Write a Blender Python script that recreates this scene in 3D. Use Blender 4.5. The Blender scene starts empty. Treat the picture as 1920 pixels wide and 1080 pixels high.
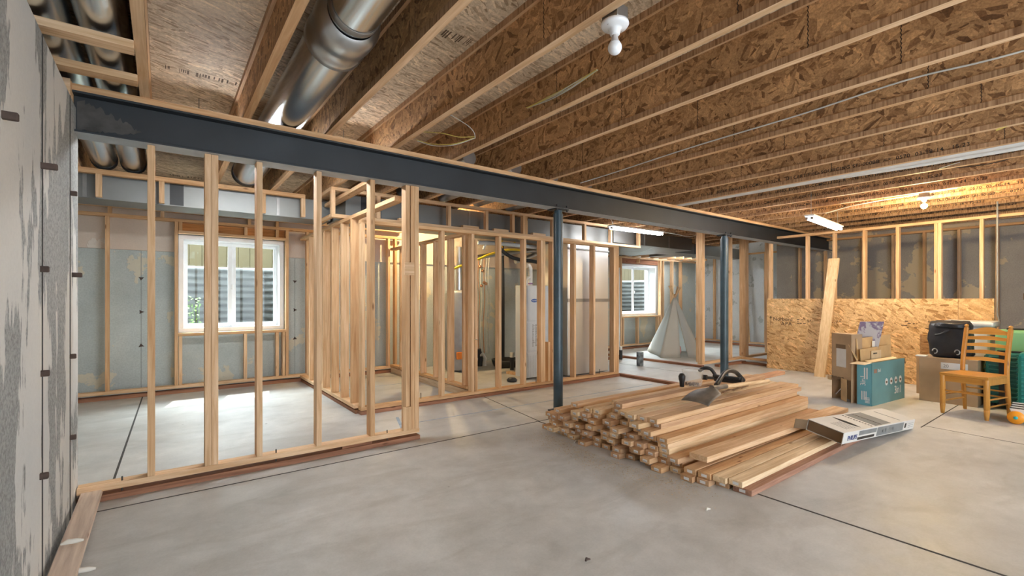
import bpy, bmesh, math, random
from mathutils import Vector, Matrix, Euler
random.seed(7)
S = bpy.context.scene
C = S.collection
PI = math.pi

# ------------------------------------------------------------------ camera, world, light
CAM_F, CAM_H = 875.4, 1.22
YAW = math.atan(655 / 875.4)                       # the view looks this far to the right of the joist direction (+Y)
cd = bpy.data.cameras.new('camera'); cam = bpy.data.objects.new('camera', cd); C.objects.link(cam)
cam.location = (0, 0, CAM_H); cam.rotation_euler = (PI / 2, 0, -YAW)
cd.sensor_width = 36; cd.lens = CAM_F / 1920 * 36; cd.shift_y = 20 / 1920
cd.clip_start = 0.02; cd.clip_end = 200
S.camera = cam
S.view_settings.view_transform = 'Standard'; S.view_settings.look = 'None'
S.view_settings.exposure = 0.6; S.view_settings.gamma = 1; S.view_settings.use_curve_mapping = False
S.cycles.use_denoising = True
S.cycles.max_bounces = 8; S.cycles.diffuse_bounces = 5; S.cycles.glossy_bounces = 4
S.cycles.transmission_bounces = 6; S.cycles.transparent_max_bounces = 8
S.cycles.sample_clamp_indirect = 6; S.cycles.caustics_reflective = False; S.cycles.caustics_refractive = False

W = bpy.data.worlds.new('sky'); S.world = W; W.use_nodes = True
bg = W.node_tree.nodes['Background']; bg.inputs[0].default_value = (0.80, 0.90, 1.0, 1); bg.inputs[1].default_value = 4

sun = bpy.data.lights.new('sun', 'SUN'); sun.energy = 5; sun.angle = 0.01; sun.color = (1, .95, .86)
so = bpy.data.objects.new('sun', sun); C.objects.link(so); so.location = (0, 12, 8)
so.rotation_euler = Vector((0.22, 1.0, 1.52)).to_track_quat('Z', 'Y').to_euler()

def area(name, loc, size, energy, color, direction, portal=False):
    l = bpy.data.lights.new(name, 'AREA'); l.shape = 'RECTANGLE'; l.size, l.size_y = size
    l.energy = energy; l.color = color
    if portal: l.cycles.is_portal = True
    o = bpy.data.objects.new(name, l); C.objects.link(o); o.location = loc
    o.rotation_euler = Vector([-d for d in direction]).to_track_quat('Z', 'Y').to_euler()
    return o
area('daylight_portal', (0.79, 7.8, 1.41), (1.3, 1.3), 1, (1, 1, 1), (0, -1, 0), True)
area('daylight_portal', (9.61, 7.8, 1.43), (1.45, 1.3), 1, (1, 1, 1), (0, -1, 0), True)
# daylight through the two windows, then added fill from behind the camera
for wx in (0.79, 9.61):
    area('window_daylight', (wx, 9.4, 3.25), (4.6, 1.1), 650, (0.86, 0.94, 1.0), (0, -2.0, -1.5))
area('added_rear_fill', (2.6, -3.35, 1.15), (4.6, 2.1), 75, (0.86, 0.93, 1.0), (0, 1, .28))  # unseen fill lamp added behind the camera to brighten the foreground

# ------------------------------------------------------------------ helpers
def at(u, v, X=None, Y=None, Z=None):
    """point of the room seen at photo position u,v that lies in the plane X=, Y= or Z="""
    a = (u - 960) / CAM_F; b = (560 - v) / CAM_F
    d = Vector((math.sin(YAW) + math.cos(YAW) * a, math.cos(YAW) - math.sin(YAW) * a, b))
    t = X / d.x if X is not None else Y / d.y if Y is not None else (Z - CAM_H) / d.z
    return Vector((d.x * t, d.y * t, CAM_H + d.z * t))

def world_loc(o):
    v = Vector((0, 0, 0))
    while o is not None:
        v += o.location; o = o.parent
    return v

class MB:
    def __init__(s): s.v = []; s.f = []; s.m = []; s.sm = []
    def add(s, vs, fs, mi=0, smooth=False):
        n = len(s.v); s.v += [tuple(p) for p in vs]; s.f += [tuple(i + n for i in f) for f in fs]
        s.m += [mi] * len(fs); s.sm += [smooth] * len(fs); return s
    def box(s, x0, x1, y0, y1, z0, z1, mi=0):
        vs = [(x, y, z) for z in (z0, z1) for y in (y0, y1) for x in (x0, x1)]
        return s.add(vs, [(0, 2, 3, 1), (4, 5, 7, 6), (0, 1, 5, 4), (2, 6, 7, 3), (0, 4, 6, 2), (1, 3, 7, 5)], mi)
    def obox(s, o, ax, ay, az, mi=0):
        o, ax, ay, az = map(Vector, (o, ax, ay, az))
        vs = [o + ax * i + ay * j + az * k for k in (0, 1) for j in (0, 1) for i in (0, 1)]
        fs = [(0, 2, 3, 1), (4, 5, 7, 6), (0, 1, 5, 4), (2, 6, 7, 3), (0, 4, 6, 2), (1, 3, 7, 5)]
        if ax.cross(ay).dot(az) < 0: fs = [f[::-1] for f in fs]
        return s.add(vs, fs, mi)
    def bar(s, p0, p1, w, h, up=(0, 0, 1), mi=0):
        p0, p1 = Vector(p0), Vector(p1); d = p1 - p0; side = d.cross(Vector(up)).normalized(); upv = side.cross(d).normalized()
        return s.obox(p0 - side * w / 2 - upv * h / 2, d, side * w, upv * h, mi)
    def tube(s, path, r, n=12, mi=0, caps=True, closed=False):
        path = [Vector(p) for p in path]; rs = r if isinstance(r, (list, tuple)) else [r] * len(path)
        rings = []; prev = None
        for i, p in enumerate(path):
            a = path[i - 1] if i > 0 else (path[-1] if closed else p); b = path[(i + 1) % len(path)] if (i < len(path) - 1 or closed) else p
            t = (b - a)
            if t.length < 1e-9: t = Vector((0, 0, 1))
            t.normalize()
            if prev is None:
                ref = Vector((0, 0, 1)) if abs(t.z) < .9 else Vector((1, 0, 0)); nrm = t.cross(ref).normalized()
            else:
                nrm = (prev - t * prev.dot(t))
                nrm = nrm.normalized() if nrm.length > 1e-6 else t.orthogonal().normalized()
            prev = nrm; bn = t.cross(nrm)
            rings.append([p + (nrm * math.cos(2 * PI * k / n) + bn * math.sin(2 * PI * k / n)) * rs[i] for k in range(n)])
        vs = [q for rg in rings for q in rg]; fs = []
        m = len(rings)
        for i in range(m if closed else m - 1):
            j = (i + 1) % m
            for k in range(n):
                k2 = (k + 1) % n; fs.append((i * n + k, i * n + k2, j * n + k2, j * n + k))
        s.add(vs, fs, mi, True)
        if caps and not closed:
            s.add(rings[0], [tuple(range(n))[::-1]], mi); s.add(rings[-1], [tuple(range(n))], mi)
        return s
    def cyl(s, p0, p1, r, n=20, r2=None, mi=0):
        return s.tube([p0, p1], [r, r if r2 is None else r2], n, mi)
    def lathe(s, c, prof, n=24, mi=0, axis='z'):
        c = Vector(c); vs = []
        for r, h in prof:
            for k in range(n):
                a = 2 * PI * k / n; p = (r * math.cos(a), r * math.sin(a), h)
                if axis == 'x': p = (h, p[0], p[1])
                if axis == 'y': p = (p[0], h, p[1])
                vs.append(c + Vector(p))
        fs = [(i * n + k, i * n + (k + 1) % n, (i + 1) * n + (k + 1) % n, (i + 1) * n + k) for i in range(len(prof) - 1) for k in range(n)]
        return s.add(vs, fs, mi, True)
    def prism(s, poly, vec, mi=0):
        vec = Vector(vec); a = [Vector(p) for p in poly]; b = [p + vec for p in a]; n = len(a)
        nrm = sum(((a[i]).cross(a[(i + 1) % n]) for i in range(n)), Vector((0, 0, 0)))
        fs = [tuple(range(n))[::-1], tuple(range(n, 2 * n))] + [(i, (i + 1) % n, n + (i + 1) % n, n + i) for i in range(n)]
        if nrm.dot(vec) < 0: fs = [f[::-1] for f in fs]
        return s.add(a + b, fs, mi)
    def build(s, name, mats, parent=None, bevel=0, solid=0):
        me = bpy.data.meshes.new(name)
        off = world_loc(parent) if parent is not None else Vector((0, 0, 0))
        loc = Vector((0, 0, 0))
        if parent is None and s.v:                           # own origin at the base centre
            xs, ys, zs = zip(*s.v); loc = Vector(((min(xs) + max(xs)) / 2, (min(ys) + max(ys)) / 2, min(zs))); off = loc
        me.from_pydata([(Vector(p) - off)[:] for p in s.v], [], s.f); 
        for m in (mats if isinstance(mats, (list, tuple)) else [mats]): me.materials.append(m)
        me.polygons.foreach_set('material_index', s.m); me.polygons.foreach_set('use_smooth', s.sm)
        me.update()
        o = bpy.data.objects.new(name, me); C.objects.link(o); o.location = loc
        if parent is not None: o.parent = parent; o.location = (0, 0, 0)
        if bevel:
            b = o.modifiers.new('bevel', 'BEVEL'); b.width = bevel; b.segments = 2; b.limit_method = 'ANGLE'
        if solid:
            b = o.modifiers.new('solid', 'SOLIDIFY'); b.thickness = solid
        return o

def thing(name, label, cat, loc=(0, 0, 0), group=None):
    o = bpy.data.objects.new(name, None); C.objects.link(o); o.location = loc; o.empty_display_size = .1
    return tag(o, label, cat, group)
def tag(o, label, cat=None, group=None, kind=None):
    if label: o['label'] = label
    if cat: o['category'] = cat
    if group: o['group'] = group
    if kind: o['kind'] = kind
    return o
def struct(o): o['kind'] = 'structure'; return o
def copy_tree(o, parent=None):
    c = o.copy(); C.objects.link(c); c.parent = parent
    for ch in list(o.children):
        if ch.parent == o: copy_tree(ch, c)
    return c

# ------------------------------------------------------------------ materials
def nt(name, rough=.6, metal=0.0, spec=.5):
    m = bpy.data.materials.new(name); m.use_nodes = True; t = m.node_tree; b = t.nodes['Principled BSDF']
    b.inputs['Roughness'].default_value = rough; b.inputs['Metallic'].default_value = metal
    b.inputs['Specular IOR Level'].default_value = spec
    return m, t, b
def N(t, typ, **kw):
    n = t.nodes.new(typ)
    for k, v in kw.items():
        if k.startswith('i_'): n.inputs[k[2:].replace('_', ' ')].default_value = v
        elif k.startswith('n'): n.inputs[int(k[1:])].default_value = v
        else: setattr(n, k, v)
    return n
def L(t, a, b): t.links.new(a, b)
def ramp(t, fac, stops, interp='LINEAR'):
    r = t.nodes.new('ShaderNodeValToRGB'); r.color_ramp.interpolation = interp
    while len(r.color_ramp.elements) < len(stops): r.color_ramp.elements.new(.5)
    for e, (p, c) in zip(r.color_ramp.elements, stops): e.position = p; e.color = (*c, 1)
    if fac is not None: L(t, fac, r.inputs[0])
    return r
def mapped(t, scale=(1, 1, 1), coord='Object', rnd=False, rot=(0, 0, 0)):
    tc = N(t, 'ShaderNodeTexCoord'); mp = N(t, 'ShaderNodeMapping'); mp.inputs['Scale'].default_value = scale; mp.inputs['Rotation'].default_value = rot
    src = tc.outputs[coord]
    if rnd:
        oi = N(t, 'ShaderNodeObjectInfo'); ad = N(t, 'ShaderNodeVectorMath', operation='MULTIPLY_ADD')
        ad.inputs[1].default_value = (17, 23, 31); L(t, oi.outputs['Random'], ad.inputs[0]); L(t, src, ad.inputs[2]); src = ad.outputs[0]
    L(t, src, mp.inputs[0]); return mp.outputs[0]
def noise(t, vec, scale, detail=3, rough=.5, dist=0):
    n = N(t, 'ShaderNodeTexNoise'); n.inputs['Scale'].default_value = scale; n.inputs['Detail'].default_value = detail
    n.inputs['Roughness'].default_value = rough; n.inputs['Distortion'].default_value = dist
    L(t, vec, n.inputs['Vector']); return n.outputs[0]
def mix(t, fac, a, b, blend='MIX'):
    m = N(t, 'ShaderNodeMix', data_type='RGBA', blend_type=blend)
    for sock, v in ((0, fac), (6, a), (7, b)):
        if hasattr(v, 'is_linked') or hasattr(v, 'links'): L(t, v, m.inputs[sock])
        else: m.inputs[sock].default_value = v if sock == 0 else (*v, 1)
    return m.outputs[2]
def bump(t, b, h, strength=.2, dist=.01):
    bn = N(t, 'ShaderNodeBump'); bn.inputs['Strength'].default_value = strength; bn.inputs['Distance'].default_value = dist
    L(t, h, bn.inputs['Height']); L(t, bn.outputs[0], b.inputs['Normal'])

def plain(name, col, rough=.6, metal=0, var=.06, scale=8, emit=0, spec=.5):
    m, t, b = nt(name, rough, metal, spec)
    n = noise(t, mapped(t), scale, 4)
    lo = tuple(max(0, c * (1 - var * 2)) for c in col); hi = tuple(min(1, c * (1 + var * 2)) for c in col)
    L(t, ramp(t, n, [(.3, lo), (.7, hi)]).outputs[0], b.inputs['Base Color'])
    if emit: b.inputs['Emission Color'].default_value = (*col, 1); b.inputs['Emission Strength'].default_value = emit
    return m

def wood(name, axis, light, dark, rough=.7):
    m, t, b = nt(name, rough, 0, .3)
    sc = [26, 26, 26]; sc['xyz'.index(axis)] = 1.4
    v = mapped(t, sc, rnd=True)
    g = noise(t, v, 1.6, 5, .6, .6)
    sc2 = [4.5, 4.5, 4.5]; sc2['xyz'.index(axis)] = 1.6
    big = noise(t, mapped(t, sc2, rnd=True), 1.0, 2)
    sck = [9, 9, 9]; sck['xyz'.index(axis)] = 2.6
    kn = N(t, 'ShaderNodeTexVoronoi'); kn.inputs['Scale'].default_value = 1.0; L(t, mapped(t, sck, rnd=True), kn.inputs['Vector'])
    col = ramp(t, g, [(.32, dark), (.5, tuple((a + c) / 2 for a, c in zip(light, dark))), (.66, light)]).outputs[0]
    oi = N(t, 'ShaderNodeObjectInfo')
    tint = ramp(t, oi.outputs['Random'], [(0, (1.08, 1.04, 1.0)), (.35, (1.0, .97, .92)), (.7, (.95, .88, .78)), (1, (.86, .74, .60))]).outputs[0]
    col = mix(t, 1.0, col, tint, 'MULTIPLY')
    col = mix(t, .5, col, ramp(t, big, [(.3, (.78, .74, .68)), (.7, (1.12, 1.12, 1.12))]).outputs[0], 'MULTIPLY')
    kr = ramp(t, kn.outputs['Distance'], [(.035, (.30, .17, .09)), (.10, (1, 1, 1))]).outputs[0]
    col = mix(t, .85, col, kr, 'MULTIPLY')
    L(t, col, b.inputs['Base Color']); bump(t, b, g, .12, .004)
    return m
PL, PD = (.78, .58, .39), (.57, .355, .19)
PINE = {a: wood('pine_' + a, a, PL, PD) for a in 'xyz'}
TL, TD = (.40, .20, .12), (.20, .09, .055)
TREAT = {a: wood('treated_wood_' + a, a, TL, TD) for a in 'xyz'}
HEAD = wood('header_wood', 'x', (.72, .38, .14), (.48, .20, .06))

def osb(name, light, mid, dark, plane, scale=1.0, rough=.65, joints=False, spread=3.1, stretch=3.6, fine_amt=.75):
    """flakes lying in the plane 'yz', 'xy' or 'xz'"""
    m, t, b = nt(name, rough, 0, .3)
    tc = N(t, 'ShaderNodeTexCoord'); sep = N(t, 'ShaderNodeSeparateXYZ'); L(t, tc.outputs['Object'], sep.inputs[0])
    oi = N(t, 'ShaderNodeObjectInfo'); cmb = N(t, 'ShaderNodeCombineXYZ')
    L(t, sep.outputs['XYZ'.index(plane[0].upper())], cmb.inputs[0]); L(t, sep.outputs['XYZ'.index(plane[1].upper())], cmb.inputs[1])
    mu = N(t, 'ShaderNodeMath', operation='MULTIPLY'); mu.inputs[1].default_value = 40; L(t, oi.outputs['Random'], mu.inputs[0]); L(t, mu.outputs[0], cmb.inputs[2])
    base = cmb.outputs[0]
    def flakes(sc, cell, seed):
        off = N(t, 'ShaderNodeVectorMath', operation='ADD'); off.inputs[1].default_value = (seed, seed * 1.7, 0); L(t, base, off.inputs[0])
        c = N(t, 'ShaderNodeTexVoronoi'); c.inputs['Scale'].default_value = cell; L(t, off.outputs[0], c.inputs['Vector'])
        sx = N(t, 'ShaderNodeSeparateColor'); L(t, c.outputs['Color'], sx.inputs[0])
        an = N(t, 'ShaderNodeMath', operation='MULTIPLY'); an.inputs[1].default_value = spread; L(t, sx.outputs[0], an.inputs[0])
        ro = N(t, 'ShaderNodeVectorRotate', rotation_type='Z_AXIS'); L(t, off.outputs[0], ro.inputs['Vector']); L(t, an.outputs[0], ro.inputs['Angle'])
        mp = N(t, 'ShaderNodeMapping'); mp.inputs['Scale'].default_value = (sc * stretch, sc, 1); L(t, ro.outputs[0], mp.inputs[0])
        v = N(t, 'ShaderNodeTexVoronoi'); v.inputs['Scale'].default_value = 1; v.inputs['Randomness'].default_value = 1; L(t, mp.outputs[0], v.inputs['Vector'])
        s2 = N(t, 'ShaderNodeSeparateColor'); L(t, v.outputs['Color'], s2.inputs[0])
        return s2.outputs[1], v.outputs['Distance']
    a, da = flakes(13 * scale, 9 * scale, 3.3); c2, db = flakes(19 * scale, 13 * scale, 9.1)
    n = noise(t, base, 7 * scale, 3)
    sel = N(t, 'ShaderNodeMath', operation='GREATER_THAN'); sel.inputs[1].default_value = .5; L(t, n, sel.inputs[0])
    mx = N(t, 'ShaderNodeMix', data_type='FLOAT'); L(t, sel.outputs[0], mx.inputs[0]); L(t, a, mx.inputs[2]); L(t, c2, mx.inputs[3])
    fine = noise(t, base, 95 * scale, 3, .7)
    col = ramp(t, mx.outputs[0], [(0, dark), (.16, mid), (.5, light), (.80, tuple(min(1, x * 1.12) for x in light)), (.93, tuple(min(1, x * 1.35) for x in light)), (1, mid)]).outputs[0]
    col = mix(t, fine_amt, col, ramp(t, fine, [(.3, (.55, .50, .45)), (.62, (1.12, 1.12, 1.12))]).outputs[0], 'MULTIPLY')
    big = noise(t, base, 2.2, 4, .6)
    col = mix(t, .7, col, ramp(t, big, [(.3, (.66, .62, .58)), (.7, (1.22, 1.2, 1.18))]).outputs[0], 'MULTIPLY')
    if joints:
        q = N(t, 'ShaderNodeMath', operation='MULTIPLY_ADD'); q.inputs[1].default_value = .82; L(t, sep.outputs['XYZ'.index(plane[0].upper())], q.inputs[0]); L(t, mu.outputs[0], q.inputs[2])
        zz = N(t, 'ShaderNodeMath', operation='PINGPONG'); zz.inputs[1].default_value = .012; L(t, sep.outputs[2], zz.inputs[0])
        q2 = N(t, 'ShaderNodeMath', operation='MULTIPLY_ADD'); q2.inputs[1].default_value = .35; L(t, zz.outputs[0], q2.inputs[0]); L(t, q.outputs[0], q2.inputs[2])
        fr = N(t, 'ShaderNodeMath', operation='FRACT'); L(t, q2.outputs[0], fr.inputs[0])
        lt = N(t, 'ShaderNodeMath', operation='LESS_THAN'); lt.inputs[1].default_value = .0045; L(t, fr.outputs[0], lt.inputs[0])
        col = mix(t, lt.outputs[0], col, (.05, .03, .02))
    L(t, col, b.inputs['Base Color']); bump(t, b, mx.outputs[0], .25, .003)
    return m
OSB_WEB = osb('osb_web', (.50, .30, .145), (.33, .18, .080), (.17, .085, .037), 'yz', .92, joints=True, stretch=3.0)
OSB_CEIL = osb('osb_subfloor', (.70, .57, .41), (.56, .43, .29), (.36, .25, .15), 'yx', .62, spread=.75, stretch=6.5, fine_amt=.6)
OSB_PANEL = osb('osb_panel', (.70, .48, .25), (.57, .35, .155), (.33, .18, .065), 'zy', .62, spread=.9, stretch=4.5, fine_amt=.6)

def concrete(name, c1, c2, patch=None, thr=.55, pscale=(1, 1, 1), ns=1.2, rough=.8, specks=.25, seed=0):
    m, t, b = nt(name, rough, 0, .35)
    v = mapped(t)
    v2 = mapped(t, pscale)
    n1 = noise(t, v, 1.3, 6, .65); n2 = noise(t, v, 60, 3, .7)
    col = ramp(t, n1, [(.3, c1), (.7, c2)]).outputs[0]
    col = mix(t, specks, col, ramp(t, n2, [(.35, (.55, .55, .55)), (.6, (1.15, 1.15, 1.15))]).outputs[0], 'MULTIPLY')
    if patch:
        n3 = noise(t, v2, ns, 5, .62, .25)
        mk = ramp(t, n3, [(thr, (0, 0, 0)), (thr + .012, (1, 1, 1))]).outputs[0]
        pc = mix(t, .2, patch, ramp(t, n2, [(.3, (.8, .8, .8)), (.6, (1.05, 1.05, 1.05))]).outputs[0], 'MULTIPLY')
        pc2 = mix(t, .35, pc, ramp(t, n1, [(.3, (.8, .8, .8)), (.7, (1.1, 1.1, 1.1))]).outputs[0], 'MULTIPLY')
        col = mix(t, mk, col, pc2)
        bump(t, b, mk, .35, .004)
    else:
        bump(t, b, n2, .15, .003)
    L(t, col, b.inputs['Base Color'])
    return m
def peeling():
    m, t, b = nt('peeling_painted_concrete', .8, 0, .35)
    v = mapped(t); fine = noise(t, v, 70, 3, .7); big = noise(t, mapped(t, (1.1, 1.1, .55)), 1.7, 4, .6, .2); st = noise(t, mapped(t, (1, 5.5, .8)), 1.9, 6, .68, .15); cl = noise(t, v, 1.1, 4)
    ad = N(t, 'ShaderNodeMath', operation='MULTIPLY_ADD'); ad.inputs[1].default_value = .62; L(t, st, ad.inputs[0]); L(t, big, ad.inputs[2])
    mk = ramp(t, ad.outputs[0], [(.800, (0, 0, 0)), (.812, (1, 1, 1))]).outputs[0]
    raw = mix(t, .75, ramp(t, cl, [(.3, (.27, .28, .275)), (.7, (.40, .41, .40))]).outputs[0], ramp(t, fine, [(.35, (.55, .55, .55)), (.6, (1.2, 1.2, 1.2))]).outputs[0], 'MULTIPLY')
    paint = mix(t, .25, ramp(t, cl, [(.35, (.60, .61, .60)), (.6, (.70, .685, .64))]).outputs[0], ramp(t, fine, [(.3, (.8, .8, .8)), (.6, (1.05, 1.05, 1.05))]).outputs[0], 'MULTIPLY')
    L(t, mix(t, mk, raw, paint), b.inputs['Base Color']); bump(t, b, mk, .4, .004); return m
CONC_LEFT = peeling()
CONC_BACK = concrete('grey_green_concrete', (.42, .46, .44), (.56, .60, .57), (.64, .59, .46), .60, (1, 1, 1), 1.9)
CONC_RIGHT = concrete('dark_patchy_concrete', (.30, .29, .28), (.42, .405, .38), (.56, .49, .36), .545, (1, 1, .9), 1.3)
CONC_PALE = concrete('pale_blue_concrete', (.58, .63, .66), (.72, .76, .78), (.44, .49, .50), .60, (1, 1, 1), 3)
TAN_BAND = concrete('tan_wall_band', (.60, .50, .41), (.68, .58, .49), (.70, .64, .56), .62, (1, 1, 1), 1.4, specks=.1)

def floor_mat():
    m, t, b = nt('concrete_floor', .42, 0, .45)
    v = mapped(t)
    n1 = noise(t, v, .55, 5, .6, .3); n2 = noise(t, v, 5, 6, .65); n3 = noise(t, v, 90, 2, .6)
    col = ramp(t, n1, [(.30, (.44, .432, .41)), (.5, (.56, .55, .525)), (.7, (.655, .64, .61))]).outputs[0]
    col = mix(t, .65, col, ramp(t, n2, [(.3, (.74, .74, .73)), (.7, (1.14, 1.14, 1.14))]).outputs[0], 'MULTIPLY')
    n4 = noise(t, mapped(t, (1, 2.2, 1)), 1.6, 5, .6, .8)
    col = mix(t, .42, col, ramp(t, n4, [(.36, (.72, .70, .66)), (.5, (1, 1, 1)), (.7, (1.10, 1.10, 1.11))]).outputs[0], 'MULTIPLY')
    col = mix(t, .25, col, ramp(t, n3, [(.3, (.8, .8, .8)), (.7, (1.1, 1.1, 1.1))]).outputs[0], 'MULTIPLY')
    vo = N(t, 'ShaderNodeTexVoronoi'); vo.inputs['Scale'].default_value = 2.3; L(t, v, vo.inputs['Vector'])
    sp = ramp(t, vo.outputs['Distance'], [(.018, (.25, .22, .19)), (.03, (1, 1, 1))]).outputs[0]
    col = mix(t, .8, col, sp, 'MULTIPLY')
    L(t, col, b.inputs['Base Color'])
    L(t, ramp(t, n2, [(.3, (.34, .34, .34)), (.7, (.55, .55, .55))]).outputs[0], b.inputs['Roughness'])
    bump(t, b, n2, .06, .01)
    return m
FLOOR = floor_mat()

def metal(name, col, rough=.32, var=.35, sc=(1, 1, 1), ns=3):
    m, t, b = nt(name, rough, 1.0)
    v = mapped(t, sc); n = noise(t, v, ns, 4, .6)
    L(t, ramp(t, n, [(.3, tuple(c * (1 - var) for c in col)), (.7, col)]).outputs[0], b.inputs['Base Color'])
    
    return m
GALV = metal('galvanized_steel', (.56, .58, .59), .33, .12)
GALV_DULL = metal('dull_galvanized_steel', (.42, .41, .39), .45)
GALV_SHEET = metal('galvanized_sheet', (.25, .25, .24), .5, .10)
GALV_PIPE = metal('round_duct_steel', (.72, .77, .80), .24, .14, (1, .3, 1), 5)
BEAM = plain('beam_paint', (.016, .020, .024), .5, 0, .12, 3)
COLM = plain('column_paint', (.035, .062, .078), .35, 0, .15, 5)
SCUFF = plain('mortar_smear', (.065, .06, .055), .8, 0, .2, 12)
BLACKM = plain('black_plastic', (.02, .021, .022), .45)
DARK = plain('dark_recess', (.03, .028, .025), .9)
WHITEV = plain('white_vinyl', (.84, .86, .87), .4, 0, .02)
WHITEP = plain('white_plastic', (.80, .80, .78), .35, 0, .03)
PVC = plain('white_pvc', (.76, .76, .73), .35, 0, .04)
RED = plain('red_pex', (.75, .10, .05), .4)
YEL = plain('yellow_gas_pipe', (.80, .58, .04), .4)
YCAB = plain('yellow_cable', (.72, .62, .16), .45)
WCAB = plain('white_cable', (.66, .66, .62), .45)
COPPER = metal('copper', (.75, .42, .24), .35)
CARD = plain('cardboard', (.42, .29, .17), .85, 0, .06, 5)
CARD_D = plain('cardboard_inside', (.50, .34, .17), .85, 0, .08, 5)
CARD_X = plain('dark_cardboard', (.17, .11, .06), .9)
PAPER = plain('label_paper', (.70, .69, .66), .7, 0, .03)
INK = plain('printed_ink', (.035, .028, .022), .8)
INK_O = plain('stamp_ink', (.10, .06, .03), .8)
INK_G = plain('grey_print', (.22, .225, .22), .7)
RUST = plain('rusty_tie', (.075, .05, .04), .9, 0, .2, 20)
CUT = plain('saw_cut', (.06, .055, .05), .95)
CHALK = plain('blue_chalk', (.34, .42, .52), .9, 0, .15, 10)
DUST = plain('sawdust', (.55, .44, .29), .95, 0, .2, 30)

def glass():
    m = bpy.data.materials.new('window_glass'); m.use_nodes = True; t = m.node_tree; t.nodes.clear()
    o = N(t, 'ShaderNodeOutputMaterial'); g = N(t, 'ShaderNodeBsdfGlossy'); g.inputs['Roughness'].default_value = .02
    tr = N(t, 'ShaderNodeBsdfTransparent'); tr.inputs[0].default_value = (.94, .97, .96, 1)
    mx = N(t, 'ShaderNodeMixShader'); mx.inputs[0].default_value = .015
    L(t, tr.outputs[0], mx.inputs[1]); L(t, g.outputs[0], mx.inputs[2]); L(t, mx.outputs[0], o.inputs[0])
    return m
GLASS = glass()
def emit(name, col, s):
    m = bpy.data.materials.new(name); m.use_nodes = True; b = m.node_tree.nodes['Principled BSDF']
    b.inputs['Base Color'].default_value = (*col, 1); b.inputs['Emission Color'].default_value = (*col, 1); b.inputs['Emission Strength'].default_value = s
    return m
TUBE_E = emit('lit_tube', (.95, .97, 1.0), 44)
BULB_E = emit('lit_bulb', (1.0, .72, .36), 2300)

def text_mesh(name, body, size, mat, parent, origin, right, up, spacing=1.0, push=.0, bold=0):
    cu = bpy.data.curves.new(name, 'FONT'); cu.body = body; cu.size = size; cu.space_character = spacing; cu.offset = bold
    cu.extrude = .0004
    tmp = bpy.data.objects.new(name, cu); C.objects.link(tmp)
    dg = bpy.context.evaluated_depsgraph_get(); me = bpy.data.meshes.new_from_object(tmp.evaluated_get(dg))
    bpy.data.objects.remove(tmp); bpy.data.curves.remove(cu)
    right = Vector(right).normalized(); up = Vector(up).normalized(); n = right.cross(up)
    M = Matrix((right, up, n)).transposed().to_4x4(); M.translation = Vector(origin) + n * push - (world_loc(parent) if parent else Vector())
    me.transform(M); me.materials.clear(); me.materials.append(mat)
    o = bpy.data.objects.new(name, me); C.objects.link(o); o.parent = parent
    return o


# ------------------------------------------------------------------ the room shell
JB, JT = 2.468, 2.77                                # underside and top of the joists
m = MB().box(-1.6, 12.6, -3.6, 7.66, -.12, 0); floor = struct(m.build('floor', FLOOR))
m = MB().box(-1.6, 12.6, -3.6, 8.0, JT, JT + .03); ceiling = struct(m.build('ceiling', OSB_CEIL))
for k in range(3): pass
# left concrete wall, its seams and rusty form ties
wl = MB().box(-.62, -.41, -3.6, 3.83, 0, 2.345); wall_left = struct(wl.build('wall_left', CONC_LEFT))
m = MB()
for y in (2.78, 3.52): m.box(-.4125, -.407, y - .005, y + .005, 0, 2.34)
m.build('seam', CUT, wall_left)
for u, v, w in ((77, 310, .075), (4, 215, .05), (76, 504, .03), (77, 700, .03), (75, 893, .03), (135, 515, .06), (133, 362, .03), (131, 668, .03), (131, 820, .03)):
    p = at(u, v, X=-.41)
    MB().obox(p + Vector((-.01, -.012, -.014)), (.02 + w * .55, 0, 0), (0, .022, 0), (0, 0, .026)).build('form_tie', RUST, wall_left, bevel=.004)
# room behind: left end, back wall with its two window openings, right end
struct(MB().box(-1.6, -1.5, -3.6, 7.85, 0, JT).build('wall_far_left', CONC_BACK))
def pierced(y0, y1, z0, z1, x0, x1, holes):
    m = MB(); x = x0
    for hx0, hx1, hz0, hz1 in holes:
        m.box(x, hx0, y0, y1, z0, z1)
        if hz0 > z0: m.box(hx0, hx1, y0, y1, z0, min(hz0, z1))
        if hz1 < z1: m.box(hx0, hx1, y0, y1, max(hz1, z0), z1)
        x = hx1
    m.box(x, x1, y0, y1, z0, z1); return m
W1 = (.165, 1.425, .775, 2.06); W2 = (8.90, 10.32, .80, 2.07)
wall_back = struct(pierced(7.62, 7.85, 0, JT, -1.5, 12.6, (W1, W2)).build('wall_back', CONC_BACK))
pierced(7.585, 7.6195, 1.835, 2.46, -1.5, 8.0, ((W1[0] - .03, W1[1] + .03, 1.0, W1[3] + .03),)).build('tan_band', TAN_BAND, wall_back)
struct(MB().box(10.85, 11.05, -3.6, 4.75, 0, 2.55).build('wall_right', CONC_RIGHT))
struct(MB().box(11.05, 12.5, 4.55, 4.75, 0, 2.55).build('wall_return', CONC_PALE))
struct(MB().box(12.3, 12.5, 4.75, 7.62, 0, JT).build('wall_far_right', CONC_PALE))
m = MB().box(-1.6, .2, -3.6, -3.45, 0, JT).box(.2, 5.0, -3.6, -3.45, 2.35, JT).box(5.0, 11.05, -3.6, -3.45, 0, JT)
struct(m.build('wall_front', CONC_LEFT))
m = MB()
for x in (-.22, -.96, 1.60, 2.55, 3.6, 4.7): m.box(x - .003, x + .003, 7.6185, 7.62, .05, 1.83)
m.build('seam', plain('form_seam', (.22, .24, .22), .9), wall_back)
m = MB()
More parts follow.
